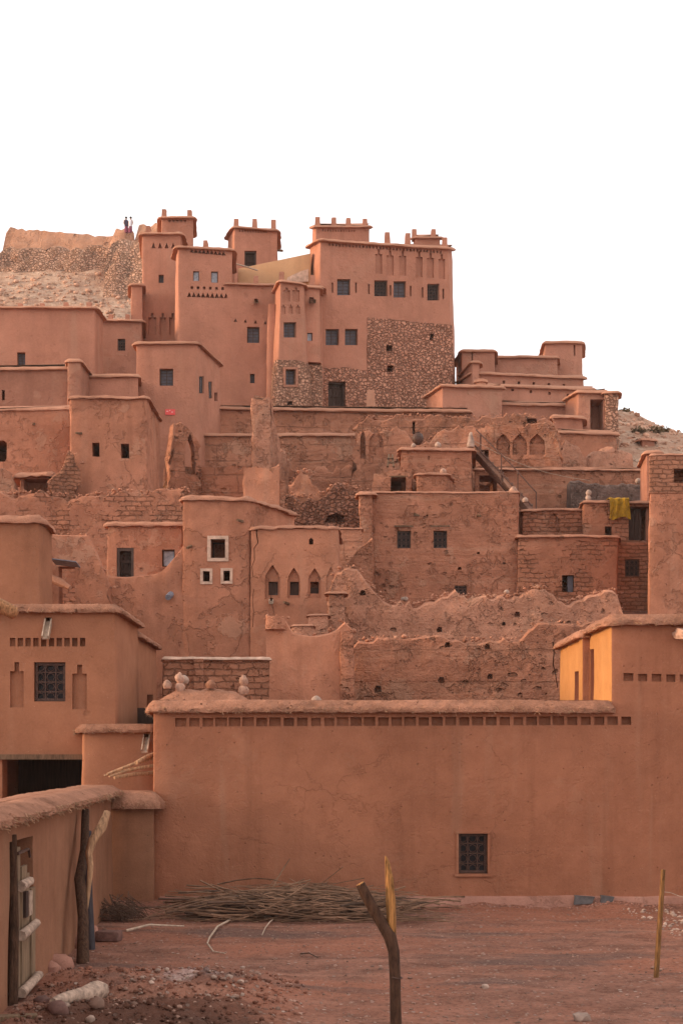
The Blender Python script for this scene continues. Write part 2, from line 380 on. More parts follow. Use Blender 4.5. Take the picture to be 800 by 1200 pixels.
    def void(s, e, x0, y0, x1, y1, depth=1.8, lintel=True):
        j = lambda: rnd.uniform(-.4, .4)
        s.cut(s.edge(e), [(x0 + j(), y1 + j()), (x1 + j(), y1 + j()), (x1 + j(), y0 + j()), (x0 + j(), y0 + j())], depth)
        if lintel:
            o, u, v, w, ww, hh = s.frame_of(e, x0, y0, x1, y1)
            mb = MB().tube([o + u * (-.12 * ww) + v * (hh + .02) + w * .06, o + u * (ww * 1.12) + v * (hh + .03) + w * .05], min(.06, hh * .07), 6, rough=.3)
            mb.build('lintel', M['old_wood'], s.root)
    def spout(s, e, x, y, L=.45, wd=.13, mat=None, tilt=-.35):
        f = s.edge(e); o = f.at(x, y); u, w = f.u, f.w
        d = (-w + Vector((0, 0, tilt))).normalized(); up = u.cross(d).normalized()
        if up.z < 0: up = -up
        mb = MB()
        mb.box(o - d * .1, u, up, d, (-wd / 2, wd / 2, 0, .025, 0, L)); mb.box(o - d * .1, u, up, d, (-wd / 2, -wd / 2 + .025, .025, wd * .7, 0, L)); mb.box(o - d * .1, u, up, d, (wd / 2 - .025, wd / 2, .025, wd * .7, 0, L))
        mb.build('drain_spout', mat or M['pale_wood'], s.root, 0)
        s.rect(e, x - wd * .45 * F / o.y, y - wd * 1.1 * F / o.y, x + wd * .45 * F / o.y, y - wd * .15 * F / o.y, .3)
    def posts(s, spots, w=.3, h=.55, mat=None):
        w *= .72; h *= .68
        """little corner posts standing on the roof edge"""
        for (x, y, Y) in spots:
            b = W(x, y, Y) - Vector((0, 0, .12)); a = w / 2
            V = []
            for z, k in ((-.3, 1.08), (h * .6, .95), (h * .93, .9), (h, .62)):
                V += [b + Vector((sx * a * k + rnd.uniform(-.02, .02), sy * a * k, z + .08)) for sx, sy in ((-1, -1), (1, -1), (1, 1), (-1, 1))]
            Fs = [(i * 4 + k, i * 4 + (k + 1) % 4, i * 4 + 4 + (k + 1) % 4, i * 4 + 4 + k) for i in range(3) for k in range(4)] + [(3, 2, 1, 0), (12, 13, 14, 15)]
            mk('roof_post', V, Fs, mat or M['plaster_far'], s.root, 35)
class Fac:
    def __init__(s, A, d, n, bat, zref):
        s.A, s.n, s.bat, s.zref = A, n, bat, zref; s.w = Vector((n.x, n.y, 0)); s.u = Vector((d.x, d.y, 0))
    def at(s, px, py):
        off = 0; rx = (px - 400) / F
        for _ in range(5):
            Y = (s.A.dot(s.n) + off) / (rx * s.n.x + s.n.y); z = PZ(py, Y); off = s.bat * (z - s.zref)
        return Vector((rx * Y, Y, z))
def box(xl, Yl, xr, Yr, D, skew=0.):
    a = Vector((PX(xl, Yl), Yl)); b = Vector((PX(xr, Yr), Yr)); d = (b - a).normalized(); n = Vector((-d.y, d.x)) + d * skew
    return [a, b, b + n * D, a + n * D]
class Ruin(House):
    """a free-standing worn wall: rounded uneven top, thicker foot"""
    def __init__(s, name, label, cat, path, prof, mat, th=.5, cell=.25, amp=.06, rag=.12, batter=.03, z0=None, sink=.6, group=None, round_=.12, seed=0., parent=None, part='wall', topamp=1., step=0., block=0.):
        P = [Vector((PX(x, Y), Y)) for x, Y in path]
        s.batter = batter; L = [0]
        for a, b in zip(P, P[1:]): L.append(L[-1] + (b - a).length)
        n = max(3, int(L[-1] / cell)); S = []
        for i in range(n + 1):
            d = L[-1] * i / n; k = max(j for j in range(len(L) - 1) if L[j] <= d + 1e-9)
            S.append(P[k].lerp(P[k + 1], (d - L[k]) / (L[k + 1] - L[k])))
        s.z0 = min(terrain(p.x, p.y) for p in P) - sink if z0 is None else z0
        tops = [PZ(interp(prof, 400 + F * p.x / p.y), p.y) for p in S]
        s.zref = max(tops); s.c = sum(P, Vector((0, 0))) / len(P)
        s.tops_line = list(zip(S, tops))
        s.root = parent or thing(name, label, cat, (s.c.x, s.c.y, max(s.z0 + sink, min(tops) - 2.0)), group)
        nz = max(3, int((max(tops) - s.z0) / (cell * 1.3))); V = []; ring = 0
        s.plan = [P[0], P[-1]]
        for i, p in enumerate(S):
            t = (S[min(i + 1, n)] - S[max(i - 1, 0)]).normalized(); nn = Vector((-t.y, t.x))
            if nn.y < 0: nn = -nn
            q3 = Vector((p.x, p.y, 0))
            zt = tops[i] + rag * (.8 * fb(q3, .8, 3) + .8 * fb(q3, 2.6, 3) + .6 * fb(q3, 7., 3) + .35 * fb(q3, 17., 2))
            if step: zt = lerp(zt, round(zt / step) * step, .55)
            if block:                        # missing bricks: short vertical steps
                dd_ = L[-1] * i / n + .12 * fb(q3, 3., 2); zt -= block * max(0, cellhash(math.floor(dd_ / .34), seed) * 1.6 - .6) + .35 * block * cellhash(math.floor(dd_ / .15), seed + 9)
            R = th * round_; pts = []
            for k in range(nz + 1): pts.append((-th / 2, lerp(s.z0, zt - R, k / nz)))
            pts += [(-th * .4, zt - R * .4), (-th * .2, zt - R * .05), (th * .05, zt), (th * .28, zt - R * .1), (th * .42, zt - R * .45)]
            for k in range(nz, -1, -1): pts.append((th / 2, lerp(s.z0, zt - R, k / nz)))
            ring = len(pts)
            for o, z in pts:
                oo = o + math.copysign(batter * (s.zref - z), o)
                v = Vector((p.x + nn.x * (oo + th / 2), p.y + nn.y * (oo + th / 2), z))
                dd = amp * (1.1 * fb(v + Vector((seed, 3, 0)), .7, 3) + 1.1 * fb(v, 2.4, 3) + .8 * fb(v, 7, 3))
                if block and i in (0, n): v += Vector((t.x, t.y, 0)) * (.26 * cellhash(math.floor(z / .27), i + 3) - .13 + .1 * fb(v, 4, 3)) * (1 if i else -1)
                v += Vector((nn.x, nn.y, 0)) * dd * (1 if o < 0 else -1) + Vector((0, 0, .35 * topamp * dd))
                V.append(v)
        Fs = [(i * ring + k, (i + 1) * ring + k, (i + 1) * ring + (k + 1) % ring, i * ring + (k + 1) % ring) for i in range(n) for k in range(ring)]
        Fs += [tuple(range(ring)), tuple(n * ring + k for k in range(ring))[::-1]]
        s.n2 = None
        s.wall = mk(part, V, Fs, mat, s.root, 50)
        s.cell = cell; s.r = .05
    def edge(s, i=0):
        A, B = s.plan
        if A.x / A.y > B.x / B.y: A, B = B, A
        d = (B - A).normalized(); nn = Vector((-d.y, d.x))
        if nn.y < 0: nn = -nn
        return Fac(A, d, nn, s.batter, s.zref)
def coping_strip(b, path, prof, ov=.12, t=.12, th=.45, mat=None, cell=.25):
    """a thin mud coping laid along the top of a free-standing wall"""
    P = [Vector((PX(x, Y), Y)) for x, Y in path]; V = []; n = 0
    for a, c in zip(P, P[1:]):
        k = max(2, int((c - a).length / cell)); t_ = (c - a).normalized(); nn = Vector((-t_.y, t_.x)); nn = nn if nn.y > 0 else -nn
        for i in range(k + (1 if c is P[-1] else 0)):
            p = a.lerp(c, i / k); z = PZ(interp(prof, 400 + F * p.x / p.y), p.y); e = fb((p.x, p.y, 3), 2.2, 3); e2 = fb((p.x, p.y, 8), .9, 2)
            for o, dz in ((-ov * (1 + .5 * e), -.02), (-ov * (1 + .5 * e), t * .5), (-ov * .5, t), (th * .5, t * 1.1), (th + ov * .5, t), (th + ov, t * .4), (th + ov, -.02)):
                V.append(Vector((p.x + nn.x * o, p.y + nn.y * o, z + dz + t * (.3 * e2 + .3 * e))))
            n += 1
    Fs = [(i * 7 + k, i * 7 + 7 + k, i * 7 + 7 + (k + 1) % 7, i * 7 + (k + 1) % 7) for i in range(n - 1) for k in range(7)] + [tuple(range(7)), tuple((n - 1) * 7 + k for k in range(7))[::-1]]
    return mk('coping', V, Fs, mat or M['cap'], b.root, 60)
# ---------------------------------------------------------------- the land
def terrain(x, y):
    p = interp([(28.5, 0), (31, 1.0), (36, 3.0), (42, 4.2), (50, 7.3), (57, 10.2), (65, 13.7), (75, 19), (82, 22.3), (95, 27), (120, 38), (132, 45.3), (139, 51), (150, 52.5), (900, 20)], y)
    cap = lerp(53, 26.6, sm(-9, 9, x + (y - 90) * .05))
    if p > cap - 2: p = cap - 2 + 2 * (1 - math.exp(-(p - cap + 2) / 2))
    if y > 100: p -= (1 - 0) * sm(5, 25, x) * (y - 100) * .35
    if y > 70: p -= .3 * max(0, x - 16.5) * sm(70, 85, y)
    p *= 1 - .6 * sm(45, 160, abs(x)) * (1 if y < 900 else 0)
    if y > 40: p += .9 * fb((x, y, 0), .06, 4) * sm(60, 100, y)
    if y > 88: p += .55 * fb((x, y, 3), .35, 4)
    return p
# ---------------------------------------------------------------- materials
M = {}
RED = (.385, .157, .092); TAN = (.37, .163, .098); DUS = (.36, .175, .118)
M['plaster_near'] = mud('smooth_straw_plaster', (.33, .127, .070), sc=1.1, var=.22, streak=.42, course=.12, patch=.2, crack=.2, fleck=.55, strength=.7, dist=.035, speck=.6)
M['plaster_left'] = mud('smooth_straw_plaster_brown', (.325, .134, .073), sc=1.0, var=.22, streak=.3, fleck=.5, strength=.6, dist=.035, speck=.4)
M['plaster_yard'] = mud('brown_straw_plaster', (0.270, 0.119, 0.067), sc=1.3, var=.24, streak=.35, fleck=.6, strength=.7, dist=.03, speck=.4, pale=(.4, .23, .14))
M['ochre'] = mud('sunlit_ochre_plaster', (.42, .185, .064), sc=1.4, var=.16, streak=.15, fleck=.2, strength=.6, dist=.03, pale=(.6, .36, .16), speck=.4)  # ochre for the left faces, with the low sun's glow painted in
M['plaster_mid'] = mud('old_plaster', RED, sc=.9, var=.32, streak=.45, patch=.7, crack=.35, fleck=.3, strength=.85, dist=.06, speck=.7, pit=.2)
M['plaster_rose'] = mud('rose_plaster', (0.440, 0.182, 0.106), sc=.9, var=.26, streak=.4, patch=.35, crack=.35, fleck=.3, strength=.75, dist=.05, speck=.6)
M['rough'] = mud('rough_earth', RED, sc=.9, var=.34, course=.75, pit=.8, patch=.7, streak=.2, strength=1., dist=.08, speck=.8)
M['rough_brick'] = mud('rough_earth_brick', (0.372, 0.152, 0.089), sc=.9, var=.3, course=.4, pit=.7, patch=.6, streak=.2, brick=.42, strength=1., dist=.06, speck=.6)
M['brick'] = mud('mud_brick', (0.332, 0.141, 0.083), sc=1.0, var=.28, pit=.45, patch=.35, streak=.1, brick=1.5, strength=1., dist=.06, fleck=.15)
M['ruin'] = mud('eroded_earth', (0.405, 0.168, 0.099), sc=.85, var=.36, course=.5, pit=1., patch=.7, streak=.25, strength=1., dist=.10, speck=.9, lift=.4)
M['ruin_pale'] = mud('eroded_pale_earth', (0.457, 0.204, 0.126), sc=.9, var=.36, course=.25, pit=1., patch=.6, streak=.2, strength=1., dist=.10, speck=.8)
M['rammed'] = mud('rammed_earth_courses', (0.383, 0.160, 0.094), sc=.75, var=.3, course=.8, pit=.5, patch=.8, streak=.4, strength=1., dist=.08, lift=.4, speck=.8)
M['plaster_far'] = mud('castle_plaster', (.41, .174, .110), sc=.45, var=.22, streak=.45, patch=.3, fleck=.12, strength=.55, dist=.08, amt=.05, speck=.3)
M['plaster_far2'] = mud('terrace_plaster', (.405, .18, .117), sc=.45, var=.24, streak=.4, patch=.45, fleck=.15, strength=.6, dist=.08, speck=.3)
M['plaster_dim'] = mud('dull_plaster', (0.326, 0.139, 0.089), sc=.5, var=.27, streak=.45, patch=.5, fleck=.2, strength=.6, dist=.07, speck=.4)
M['yellow_wall'] = mud('straw_yellow_plaster', (.50, .275, .145), sc=.5, var=.14, streak=.3, fleck=.1, strength=.3, dist=.05, pale=(.7, .5, .3))
M['stone'] = mud('rubble_stone', (.47, .205, .130), sc=.45, var=.25, streak=.2, stones=4.8, strength=1.0, dist=.1, fleck=0, pale=(.60, .285, .185))
M['stone_pale'] = mud('pale_rubble_stone', (.44, .215, .14), sc=.45, var=.25, streak=.1, stones=5.2, strength=1.0, dist=.1, fleck=0, pale=(.60, .32, .21))
M['stone_mid'] = mud('earthy_rubble_stone', (0.330, 0.138, 0.083), sc=.9, var=.3, pit=.8, patch=.5, streak=.2, stones=5.5, strength=1.0, dist=.1, fleck=0, pale=(.42, .20, .135))
M['fort'] = mud('fort_earth', (0.470, 0.239, 0.149), sc=.28, var=.28, course=.4, pit=.6, patch=.5, strength=.9, dist=.15, pale=(.54, .36, .26))
M['fort_stone'] = mud('fort_rubble', (.56, .295, .195), sc=.3, var=.3, stones=3.4, strength=1.0, dist=.2, fleck=0, pale=(.60, .355, .24))
M['cap'] = mud('mud_coping', (0.395, 0.181, 0.113), sc=1.2, var=.32, streak=0, pit=.6, fleck=.6, strength=1.0, dist=.06, pale=(.50, .31, .22))
M['cap_near'] = mud('mud_straw_coping', (.36, .163, .10), sc=2.4, var=.42, streak=0, pit=1., fleck=.8, strength=1.0, dist=.05, pale=(.50, .30, .20))
M['cap_far'] = mud('far_coping', (0.420, 0.196, 0.122), sc=.5, var=.22, streak=0, fleck=.3, strength=.7, dist=.08)
M['lime'] = simple('lime_wash', (.52, .34, .25), .9, .25, 5, strength=.6, dist=.02)
M['finial'] = simple('pale_clay', (.39, .22, .155), .9, .35, 9, strength=.6, dist=.02)
M['grey_stone'] = mud('grey_slate_rubble', (.22, .15, .12), sc=.9, var=.4, pit=1., patch=.8, stones=3., strength=1., dist=.08, pale=(.33, .25, .21), fleck=.1)
M['dull_step'] = mud('grey_mud_steps', (.24, .135, .10), sc=1., pit=.6, patch=.5, strength=.8, dist=.05, fleck=.1)
M['straw'] = simple('straw_bits', (.34, .19, .11), .9, .5, 4, strength=0)
M['pole_wood'] = simple('grey_brown_pole', (.19, .088, .03), .8, .6, 9, (4, 4, .5), strength=.8)
M['slate'] = mud('dull_slate_earth', (.185, .115, .092), sc=1., var=.45, course=.8, pit=1., patch=.9, strength=1., dist=.09, pale=(.30, .205, .165), fleck=.1)
M['orange_wood'] = simple('hewn_orange_wood', (.30, .135, .06), .85, .5, 10, (3, 3, 1), strength=.8)
M['tan_wood'] = simple('tan_branch', (.36, .20, .11), .85, .45, 10, (3, 3, .4), strength=.8)
M['frame_wood'] = simple('dark_frame_wood', (.075, .045, .035), .7, .3, 9, (1, 1, .2))
M['dark_wood'] = simple('brown_planks', (.06, .032, .024), .8, .35, 8, (3, 3, .25))
M['old_wood'] = simple('weathered_wood', (.15, .085, .05), .85, .4, 9, (2, 2, .4), strength=.5)
M['pale_wood'] = simple('bleached_wood', (.42, .30, .22), .85, .3, 9, (2, 2, .5), strength=.4)
M['gold_wood'] = simple('split_poplar', (.30, .135, .042), .8, .75, 9, (4, 4, .35), strength=.7)
M['bark'] = simple('dark_bark', (.07, .033, .019), .9, .45, 13, (2.4, 2.4, .6), strength=1., dist=.02)
M['gate_wood'] = simple('bleached_gate_planks', (.20, .125, .075), .85, .45, 10, (4, 4, .3), strength=.7)
M['blue_wood'] = simple('blue_grey_pole', (.048, .038, .042), .7, .3, 8, (3, 3, .4))
M['iron'] = simple('rusty_iron', (.075, .034, .023), .6, .4, 20, spec=.3)
M['rail'] = simple('rusty_rail', (.10, .045, .032), .7, .35, 15)
M['glass'] = simple('dark_pane', (.020, .016, .018), .45, .3, 2, strength=0, spec=.15)
M['shutter'] = simple('grey_blue_shutter', (.085, .075, .088), .6, .2, 6)
M['blue_pane'] = simple('pale_blue_board', (.33, .33, .36), .6, .3, 6)
M['metal_sheet'] = simple('grey_sheet', (.20, .20, .24), .5, .3, 5, spec=.4)
M['cloth'] = simple('mustard_cloth', (.29, .150, .010), .9, .35, 7, strength=.4)
M['red_sign'] = simple('red_board', (.75, .10, .09), .6, .08, 4)
M['white_mark'] = simple('white_marks', (.78, .55, .52), .6, .05, 4)
M['bone'] = simple('weathered_pale_log', (.40, .27, .20), .85, .4, 11, (1, 1, 1), strength=.8, dist=.02)
M['brick_red'] = simple('dull_red_brick', (.15, .075, .06), .9, .3, 12, strength=.7)
M['twig'] = simple('dry_twigs', (.215, .118, .072), .9, .55, 2.2, strength=.3)
M['twig_dark'] = simple('dark_twigs', (.10, .058, .04), .9, .5, 2.2, strength=.3)
M['scrub'] = simple('dry_scrub', (.15, .10, .055), .95, .45, 2, strength=.2)
M['pebble'] = simple('pebbles', (.29, .165, .12), .9, .5, 1.4, strength=.4)
M['white_stone'] = simple('pale_stones', (.36, .24, .185), .9, .4, 3, strength=.5)
M['scree'] = simple('scree_stones', (.46, .26, .175), .95, .4, .6, strength=.6, dist=.04)
M['skin'] = simple('skin', (.30, .15, .09), .6, .05, 5); M['hair'] = simple('black_hair', (.02, .015, .012), .7, .1, 5)
M['white_shirt'] = simple('white_cotton', (.62, .58, .62), .9, .1, 5); M['plum'] = simple('plum_cotton', (.20, .05, .08), .9, .15, 5)
M['navy'] = simple('dark_cotton', (.06, .05, .08), .9, .15, 5)
M['patch_grey'] = simple('grey_cement', (.105, .088, .085), .9, .3, 7, strength=.5)
M['plinth'] = mud('pinkish_plinth', (.33, .155, .11), sc=1.3, var=.3, pit=.4, patch=.7, streak=0, strength=.7, dist=.03, pale=(.44, .26, .19))
def ground_mat():
    N = Nodes('red_dirt'); P = N.pos
    big = N.noise(P, .22, 5, .65); mid = N.noise(N.scl(P, .8, 1.1, 1), 1.6, 7, .7); fine = N.noise(P, 14, 5, .7); fin2 = N.noise(P, 55, 2, .6)
    c = N.mix(N.rng(mid, .34, .66), (.10, .039, .026), (.34, .148, .100))
    c = N.mix(N.m2('MULTIPLY', N.rng(big, .42, .62, 0, 1, True), .75), c, (.33, .115, .066))
    # grey ashy bands, cart-worn, running across the yard
    band = N.noise(N.scl(N.vadd(P, (0, 3.2, 0)), .2, .6, 1), 1.0, 5, .6)
    c = N.mix(N.m2('MULTIPLY', N.rng(band, .54, .64, 0, 1, True), .75), c, (.085, .058, .052))
    band2 = N.noise(N.scl(N.vadd(P, (7, 1.2, 0)), .14, .8, 1), 1.0, 6, .65)
    c = N.mix(N.m2('MULTIPLY', N.rng(band2, .52, .64, 0, 1, True), .6), c, (.38, .18, .122))
    c = N.mix(N.rng(fine, .3, .7, .0, .32), c, (.34, .18, .125))
    c = N.mix(N.m2('MULTIPLY', N.rng(fine, .48, .34, 0, 1), .6), c, (.085, .038, .026))
    v = N.vor(P, 11.0); cr = N.n('ShaderNodeSeparateColor', {0: N.vor(P, 11.0, 'F1', 'Color')}).outputs
    g = N.m2('MULTIPLY', N.rng(v, .24, .34, 1, 0), N.rng(cr[0], .72, .78))
    c = N.mix(N.m2('MULTIPLY', g, .75), c, N.mix(cr[1], (.15, .08, .06), (.50, .36, .29)))
    v2 = N.vor(P, 28.0); cr2 = N.n('ShaderNodeSeparateColor', {0: N.vor(P, 28.0, 'F1', 'Color')}).outputs
    g2 = N.m2('MULTIPLY', N.rng(v2, .24, .34, 1, 0), N.rng(cr2[0], .62, .7))
    c = N.mix(N.m2('MULTIPLY', g2, .6), c, N.mix(cr2[1], (.08, .04, .03), (.46, .31, .24)))
    # spilled lime on the dug heap
    d = N.n('ShaderNodeVectorMath', {0: N.vadd(P, N.scl(N.noise(P, 2.2, 5, .7, 'Color'), .9, 1.6, 0)), 1: (PX(223, 17.5) + .45, 17.6 + .8, 0)}, operation='SUBTRACT').outputs[0]
    dl = N.n('ShaderNodeVectorMath', {0: N.scl(d, 1.0, .55, 0)}, operation='LENGTH').outputs['Value']
    c = N.mix(N.m2('MULTIPLY', N.rng(dl, .12, .48, 1, 0, True), N.rng(fine, .3, .6, .25, .8)), c, (.52, .38, .34))
    # freshly dug damp earth at the near left
    dg_ = N.n('ShaderNodeVectorMath', {0: N.vadd(P, N.scl(N.noise(P, 1.4, 5, .7, 'Color'), 1.6, 2.2, 0)), 1: (-2.0 + .8, 14.6 + 1.1, 0)}, operation='SUBTRACT').outputs[0]
    dgl = N.n('ShaderNodeVectorMath', {0: N.scl(dg_, .62, .5, 0)}, operation='LENGTH').outputs['Value']
    c = N.mix(N.m2('MULTIPLY', N.rng(dgl, .55, .95, 1, 0, True), .72), c, (.075, .034, .023))
    h = N.m2('ADD', N.m2('MULTIPLY', mid, 1.2), N.m2('ADD', N.m2('MULTIPLY', fine, .8), N.m2('ADD', N.m2('MULTIPLY', fin2, .2), N.m2('ADD', N.m2('MULTIPLY', g, .5), N.m2('MULTIPLY', g2, .25)))))
    return N.done(c, h, .95, .9, .05)
def hill_mat():
    N = Nodes('stony_hill'); P = N.pos
    a = N.noise(P, .12, 6, .65); b = N.noise(P, 1.1, 6, .7); f = N.noise(P, 5, 4, .7)
    c = N.mix(N.rng(b, .35, .65), (.40, .22, .145), (.62, .42, .30))
    c = N.mix(N.m2('MULTIPLY', N.rng(a, .5, .62, 0, 1, True), .5), c, (.38, .19, .12))
    v = N.vor(P, 1.6); cr = N.n('ShaderNodeSeparateColor', {0: N.vor(P, 1.6, 'F1', 'Color')}).outputs
    g = N.m2('MULTIPLY', N.rng(v, .3, .42, 1, 0), N.rng(cr[0], .5, .6))
    c = N.mix(N.m2('MULTIPLY', g, .6), c, N.mix(cr[1], (.22, .12, .08), (.6, .42, .31)))
    h = N.m2('ADD', N.m2('MULTIPLY', b, 1.5), N.m2('ADD', N.m2('MULTIPLY', f, .5), N.m2('MULTIPLY', g, .8)))
    return N.done(c, h, .95, 1.0, .3)
M['dirt'] = ground_mat(); M['hill'] = hill_mat()
# ---------------------------------------------------------------- ground, sky, sun, camera
def heap(x, y):                         # dug earth in the near left corner
    b = G(150, 1165)
    k = sm(-4.2, -3.2, x) * (1 - sm(-1.6, .2, x)) * sm(12.0, 15.0, y) * (1 - sm(17.3, 19.4, y))
    return k * (.16 + .13 * fb((x, y, 0), 1.1, 4) + .07 * fb((x, y, 4), 4.5, 4))
def ground_z(x, y):
    z = terrain(x, y)
    if y < 34:
        z += .034 * fb((x, y, 0), .8, 4) + .013 * fb((x, y, 2), 4, 3) + heap(x, y)
        z -= .05 * (1 - sm(10, 13, y))
        z += .11 * sm(26.05, 26.85, y) * (1 - sm(28, 29, y)) * max(0, .55 + .8 * fb((x, 0, 7), .9, 4))
        z += .10 * sm(25.6, 26.6, y) * (1 - sm(-4, -1, x)) * (1 - sm(28, 29, y))
    return z
def axis(fine, coarse):
    out = []
    for a, b, st in coarse + [fine]:
        n = max(1, int(round((b - a) / st))); out += [round(a + (b - a) * i / n, 4) for i in range(n)]
    return sorted(set(out))
xs = axis((-6., 9., .11), [(-400, -80, 40), (-80, -6, 1.2), (9, 80, 1.2), (80, 401, 40)])
ys = axis((11.5, 27.6, .11), [(-120, 0, 20), (0, 11.5, .8), (27.6, 90, .9), (90, 152, .8), (152, 900, 30), (900, 1801, 300)])
V = [(x, y, ground_z(x, y)) for y in ys for x in xs]; nx = len(xs)
Fs = [(j * nx + i, j * nx + i + 1, (j + 1) * nx + i + 1, (j + 1) * nx + i) for j in range(len(ys) - 1) for i in range(nx - 1)]
gr = mk('ground', V, Fs, M['dirt'], None, 0, mats=[M['dirt'], M['hill']], idx=[1 if ys[j] > 60 else 0 for j in range(len(ys) - 1) for i in range(nx - 1)])
for p in gr.data.polygons: p.use_smooth = True
tag(gr, 'stony red dirt yard rising into the bare hillside', kind='structure')
wd = bpy.data.worlds.new('World'); SC.world = wd; wd.use_nodes = True
SUN_EL, SUN_AZ = math.radians(13), math.radians(-91)       # low evening sun from the left, azimuth clockwise from straight ahead
t = wd.node_tree; bg = t.nodes['Background']
sky = t.nodes.new('ShaderNodeTexSky'); sky.sky_type = 'NISHITA'; sky.sun_disc = False
sky.sun_elevation = SUN_EL; sky.sun_rotation = SUN_AZ; sky.air_density = 1.0; sky.dust_density = 3.0; sky.ozone_density = 1.0; sky.altitude = 1100
hs = t.nodes.new('ShaderNodeHueSaturation'); hs.inputs['Saturation'].default_value = .22      # a thin even overcast veils the blue
mx = t.nodes.new('ShaderNodeMix'); mx.data_type = 'RGBA'; mx.inputs[0].default_value = SKY_VEIL = .45
mx.inputs[7].default_value = (9.1, 8.75, 8.65, 1)
t.links.new(sky.outputs[0], hs.inputs['Color']); t.links.new(hs.outputs[0], mx.inputs[6]); t.links.new(mx.outputs[2], bg.inputs['Color'])
bg.inputs['Strength'].default_value = .13
sd = bpy.data.lights.new('sun', 'SUN'); sd.energy = 2.0; sd.angle = math.radians(12); sd.color = (1.0, .66, .36)
so = bpy.data.objects.new('sun', sd); COL.objects.link(so)
dirv = Vector((math.sin(SUN_AZ) * math.cos(SUN_EL), math.cos(SUN_AZ) * math.cos(SUN_EL), math.sin(SUN_EL)))
so.rotation_euler = (-dirv).to_track_quat('-Z', 'Y').to_euler()
cd = bpy.data.cameras.new('camera'); cam = bpy.data.objects.new('camera', cd); COL.objects.link(cam)
cam.location = (0, 0, E); cam.rotation_euler = (math.pi / 2, 0, 0)
cd.sensor_fit = 'VERTICAL'; cd.sensor_height = 36; cd.sensor_width = 24; cd.lens = F / 1200 * 36; cd.shift_y = (HZ - 600) / 1200
cd.clip_end = 3000; SC.camera = cam
SC.view_settings.view_transform = 'Standard'; SC.view_settings.look = 'None'; SC.view_settings.exposure = 0.98; SC.view_settings.gamma = 1
HAZE = .00022
SC.cycles.volume_bounces = 0
SC.cycles.max_bounces = 5; SC.cycles.diffuse_bounces = 3; SC.cycles.glossy_bounces = 2; SC.cycles.use_denoising = True
SC.cycles.use_adaptive_sampling = True
if HAZE:                                # dusty evening air
    hm = bpy.data.materials.new('dusty_air'); hm.use_nodes = True; hm.node_tree.nodes.remove(hm.node_tree.nodes['Principled BSDF'])
    pv = hm.node_tree.nodes.new('ShaderNodeVolumePrincipled'); pv.inputs['Color'].default_value = (.95, .86, .80, 1); pv.inputs['Density'].default_value = HAZE; pv.inputs['Anisotropy'].default_value = .0
    hm.node_tree.links.new(pv.outputs[0], hm.node_tree.nodes['Material Output'].inputs['Volume'])
    zl = min(v[2] for v in V) - 1
    B = [(sx, sy, sz) for sx in (-420, 420) for sy in (-140, 1850) for sz in (zl, 66)]
    hz_ = mk('haze', B, [(0, 1, 3, 2), (4, 6, 7, 5), (0, 4, 5, 1), (2, 3, 7, 6), (0, 2, 6, 4), (1, 5, 7, 3)], hm, None, 0); tag(hz_, 'thin dusty evening air over the hillside', kind='stuff')
def at(px, Y): return (PX(px, Y), Y)
def fatter(plan, d):
    c = sum((Vector((p[0], p[1])) for p in plan), Vector((0, 0))) / len(plan)
    out = []
    P = [Vector((p[0], p[1])) for p in plan]; n = len(P); s = 1 if ccw(plan) else -1
    for i in range(n):
        a, b, e = P[i - 1], P[i], P[(i + 1) % n]
        na = Vector((b.y - a.y, a.x - b.x)).normalized() * s; nb = Vector((e.y - b.y, b.x - e.x)).normalized() * s
        m = (na + nb); out.append(b + m * (d / max(.3, (1 + na.dot(nb)))))
    return out
# =============================================================== the front house across the yard
fz = PZ(833, 27)
h = House('mud_house', 'large smooth clay house across the yard with one grille window low in its wall', 'house',
          [at(180, 27), at(1060, 27), at(1060, 34), at(196, 33.5)], 833, M['plaster_near'], cell=.3, batter=.004, r=.07, amp=.02, zref=fz, z0=-.3)
h.holes(0, 212, 846.5, 733, 844.5, 34, 12.5, 10, .13, 1.0)
h.window(0, 537, 977, 571, 1024, 'iron', depth=.22, rec=.10)
o, u, v, w, ww, hh = h.frame_of(0, 537, 977, 571, 1024)
mb = MB()
for r in ((-.06, ww + .06, hh + .005, hh + .05, -.04, .02), (-.08, ww + .08, -.05, -.005, -.05, .02), (-.045, 0, .003, hh, -.025, .02), (ww, ww + .045, .003, hh, -.025, .02)): mb.box(o, u, v, w, r)
mb.build('surround', M['plaster_near'], h.root, 0)
A = h.cap(.15, .22, M['cap_near'], .035, .3, cell=.06, inset=.5, straw=1300, plan=[at(180, 27), at(713.5, 27), (PX(713.5, 27), 33.5), at(196, 33.5)])
up = House('', '', '', [at(715, 27), at(1060, 27), at(1060, 29.4), (PX(715, 27), 29.4)], 731, M['plaster_near'], cell=.3, batter=.004, r=.07, amp=.02, zref=fz, z0=fz, parent=h.root, part='upper_storey')
up.holes(0, 736, 793.5, 868, 796.5, 9, 11.5, 9, .13, .6)
up.cap(.16, .2, M['cap_near'], .035, .4, cell=.06, straw=350)
up2 = House('', '', '', [(PX(715, 27) - .16, 29.32), at(1060, 29.32), at(1060, 32.3), (PX(715, 27) - .16, 32.3)], PZ(731, 27) - .06, M['plaster_near'], cell=.3, batter=.004, r=.05, amp=.02, zref=fz, z0=fz - .2, parent=h.root, part='upper_storey')
up2.cap(.14, .17, M['cap_near'], .03, .4, cell=.06, straw=300)
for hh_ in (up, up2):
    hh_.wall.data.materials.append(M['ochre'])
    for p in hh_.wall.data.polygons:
        if p.normal.x < -.6: p.material_index = 1  # sides turned to the sun take the glow-tinted ochre
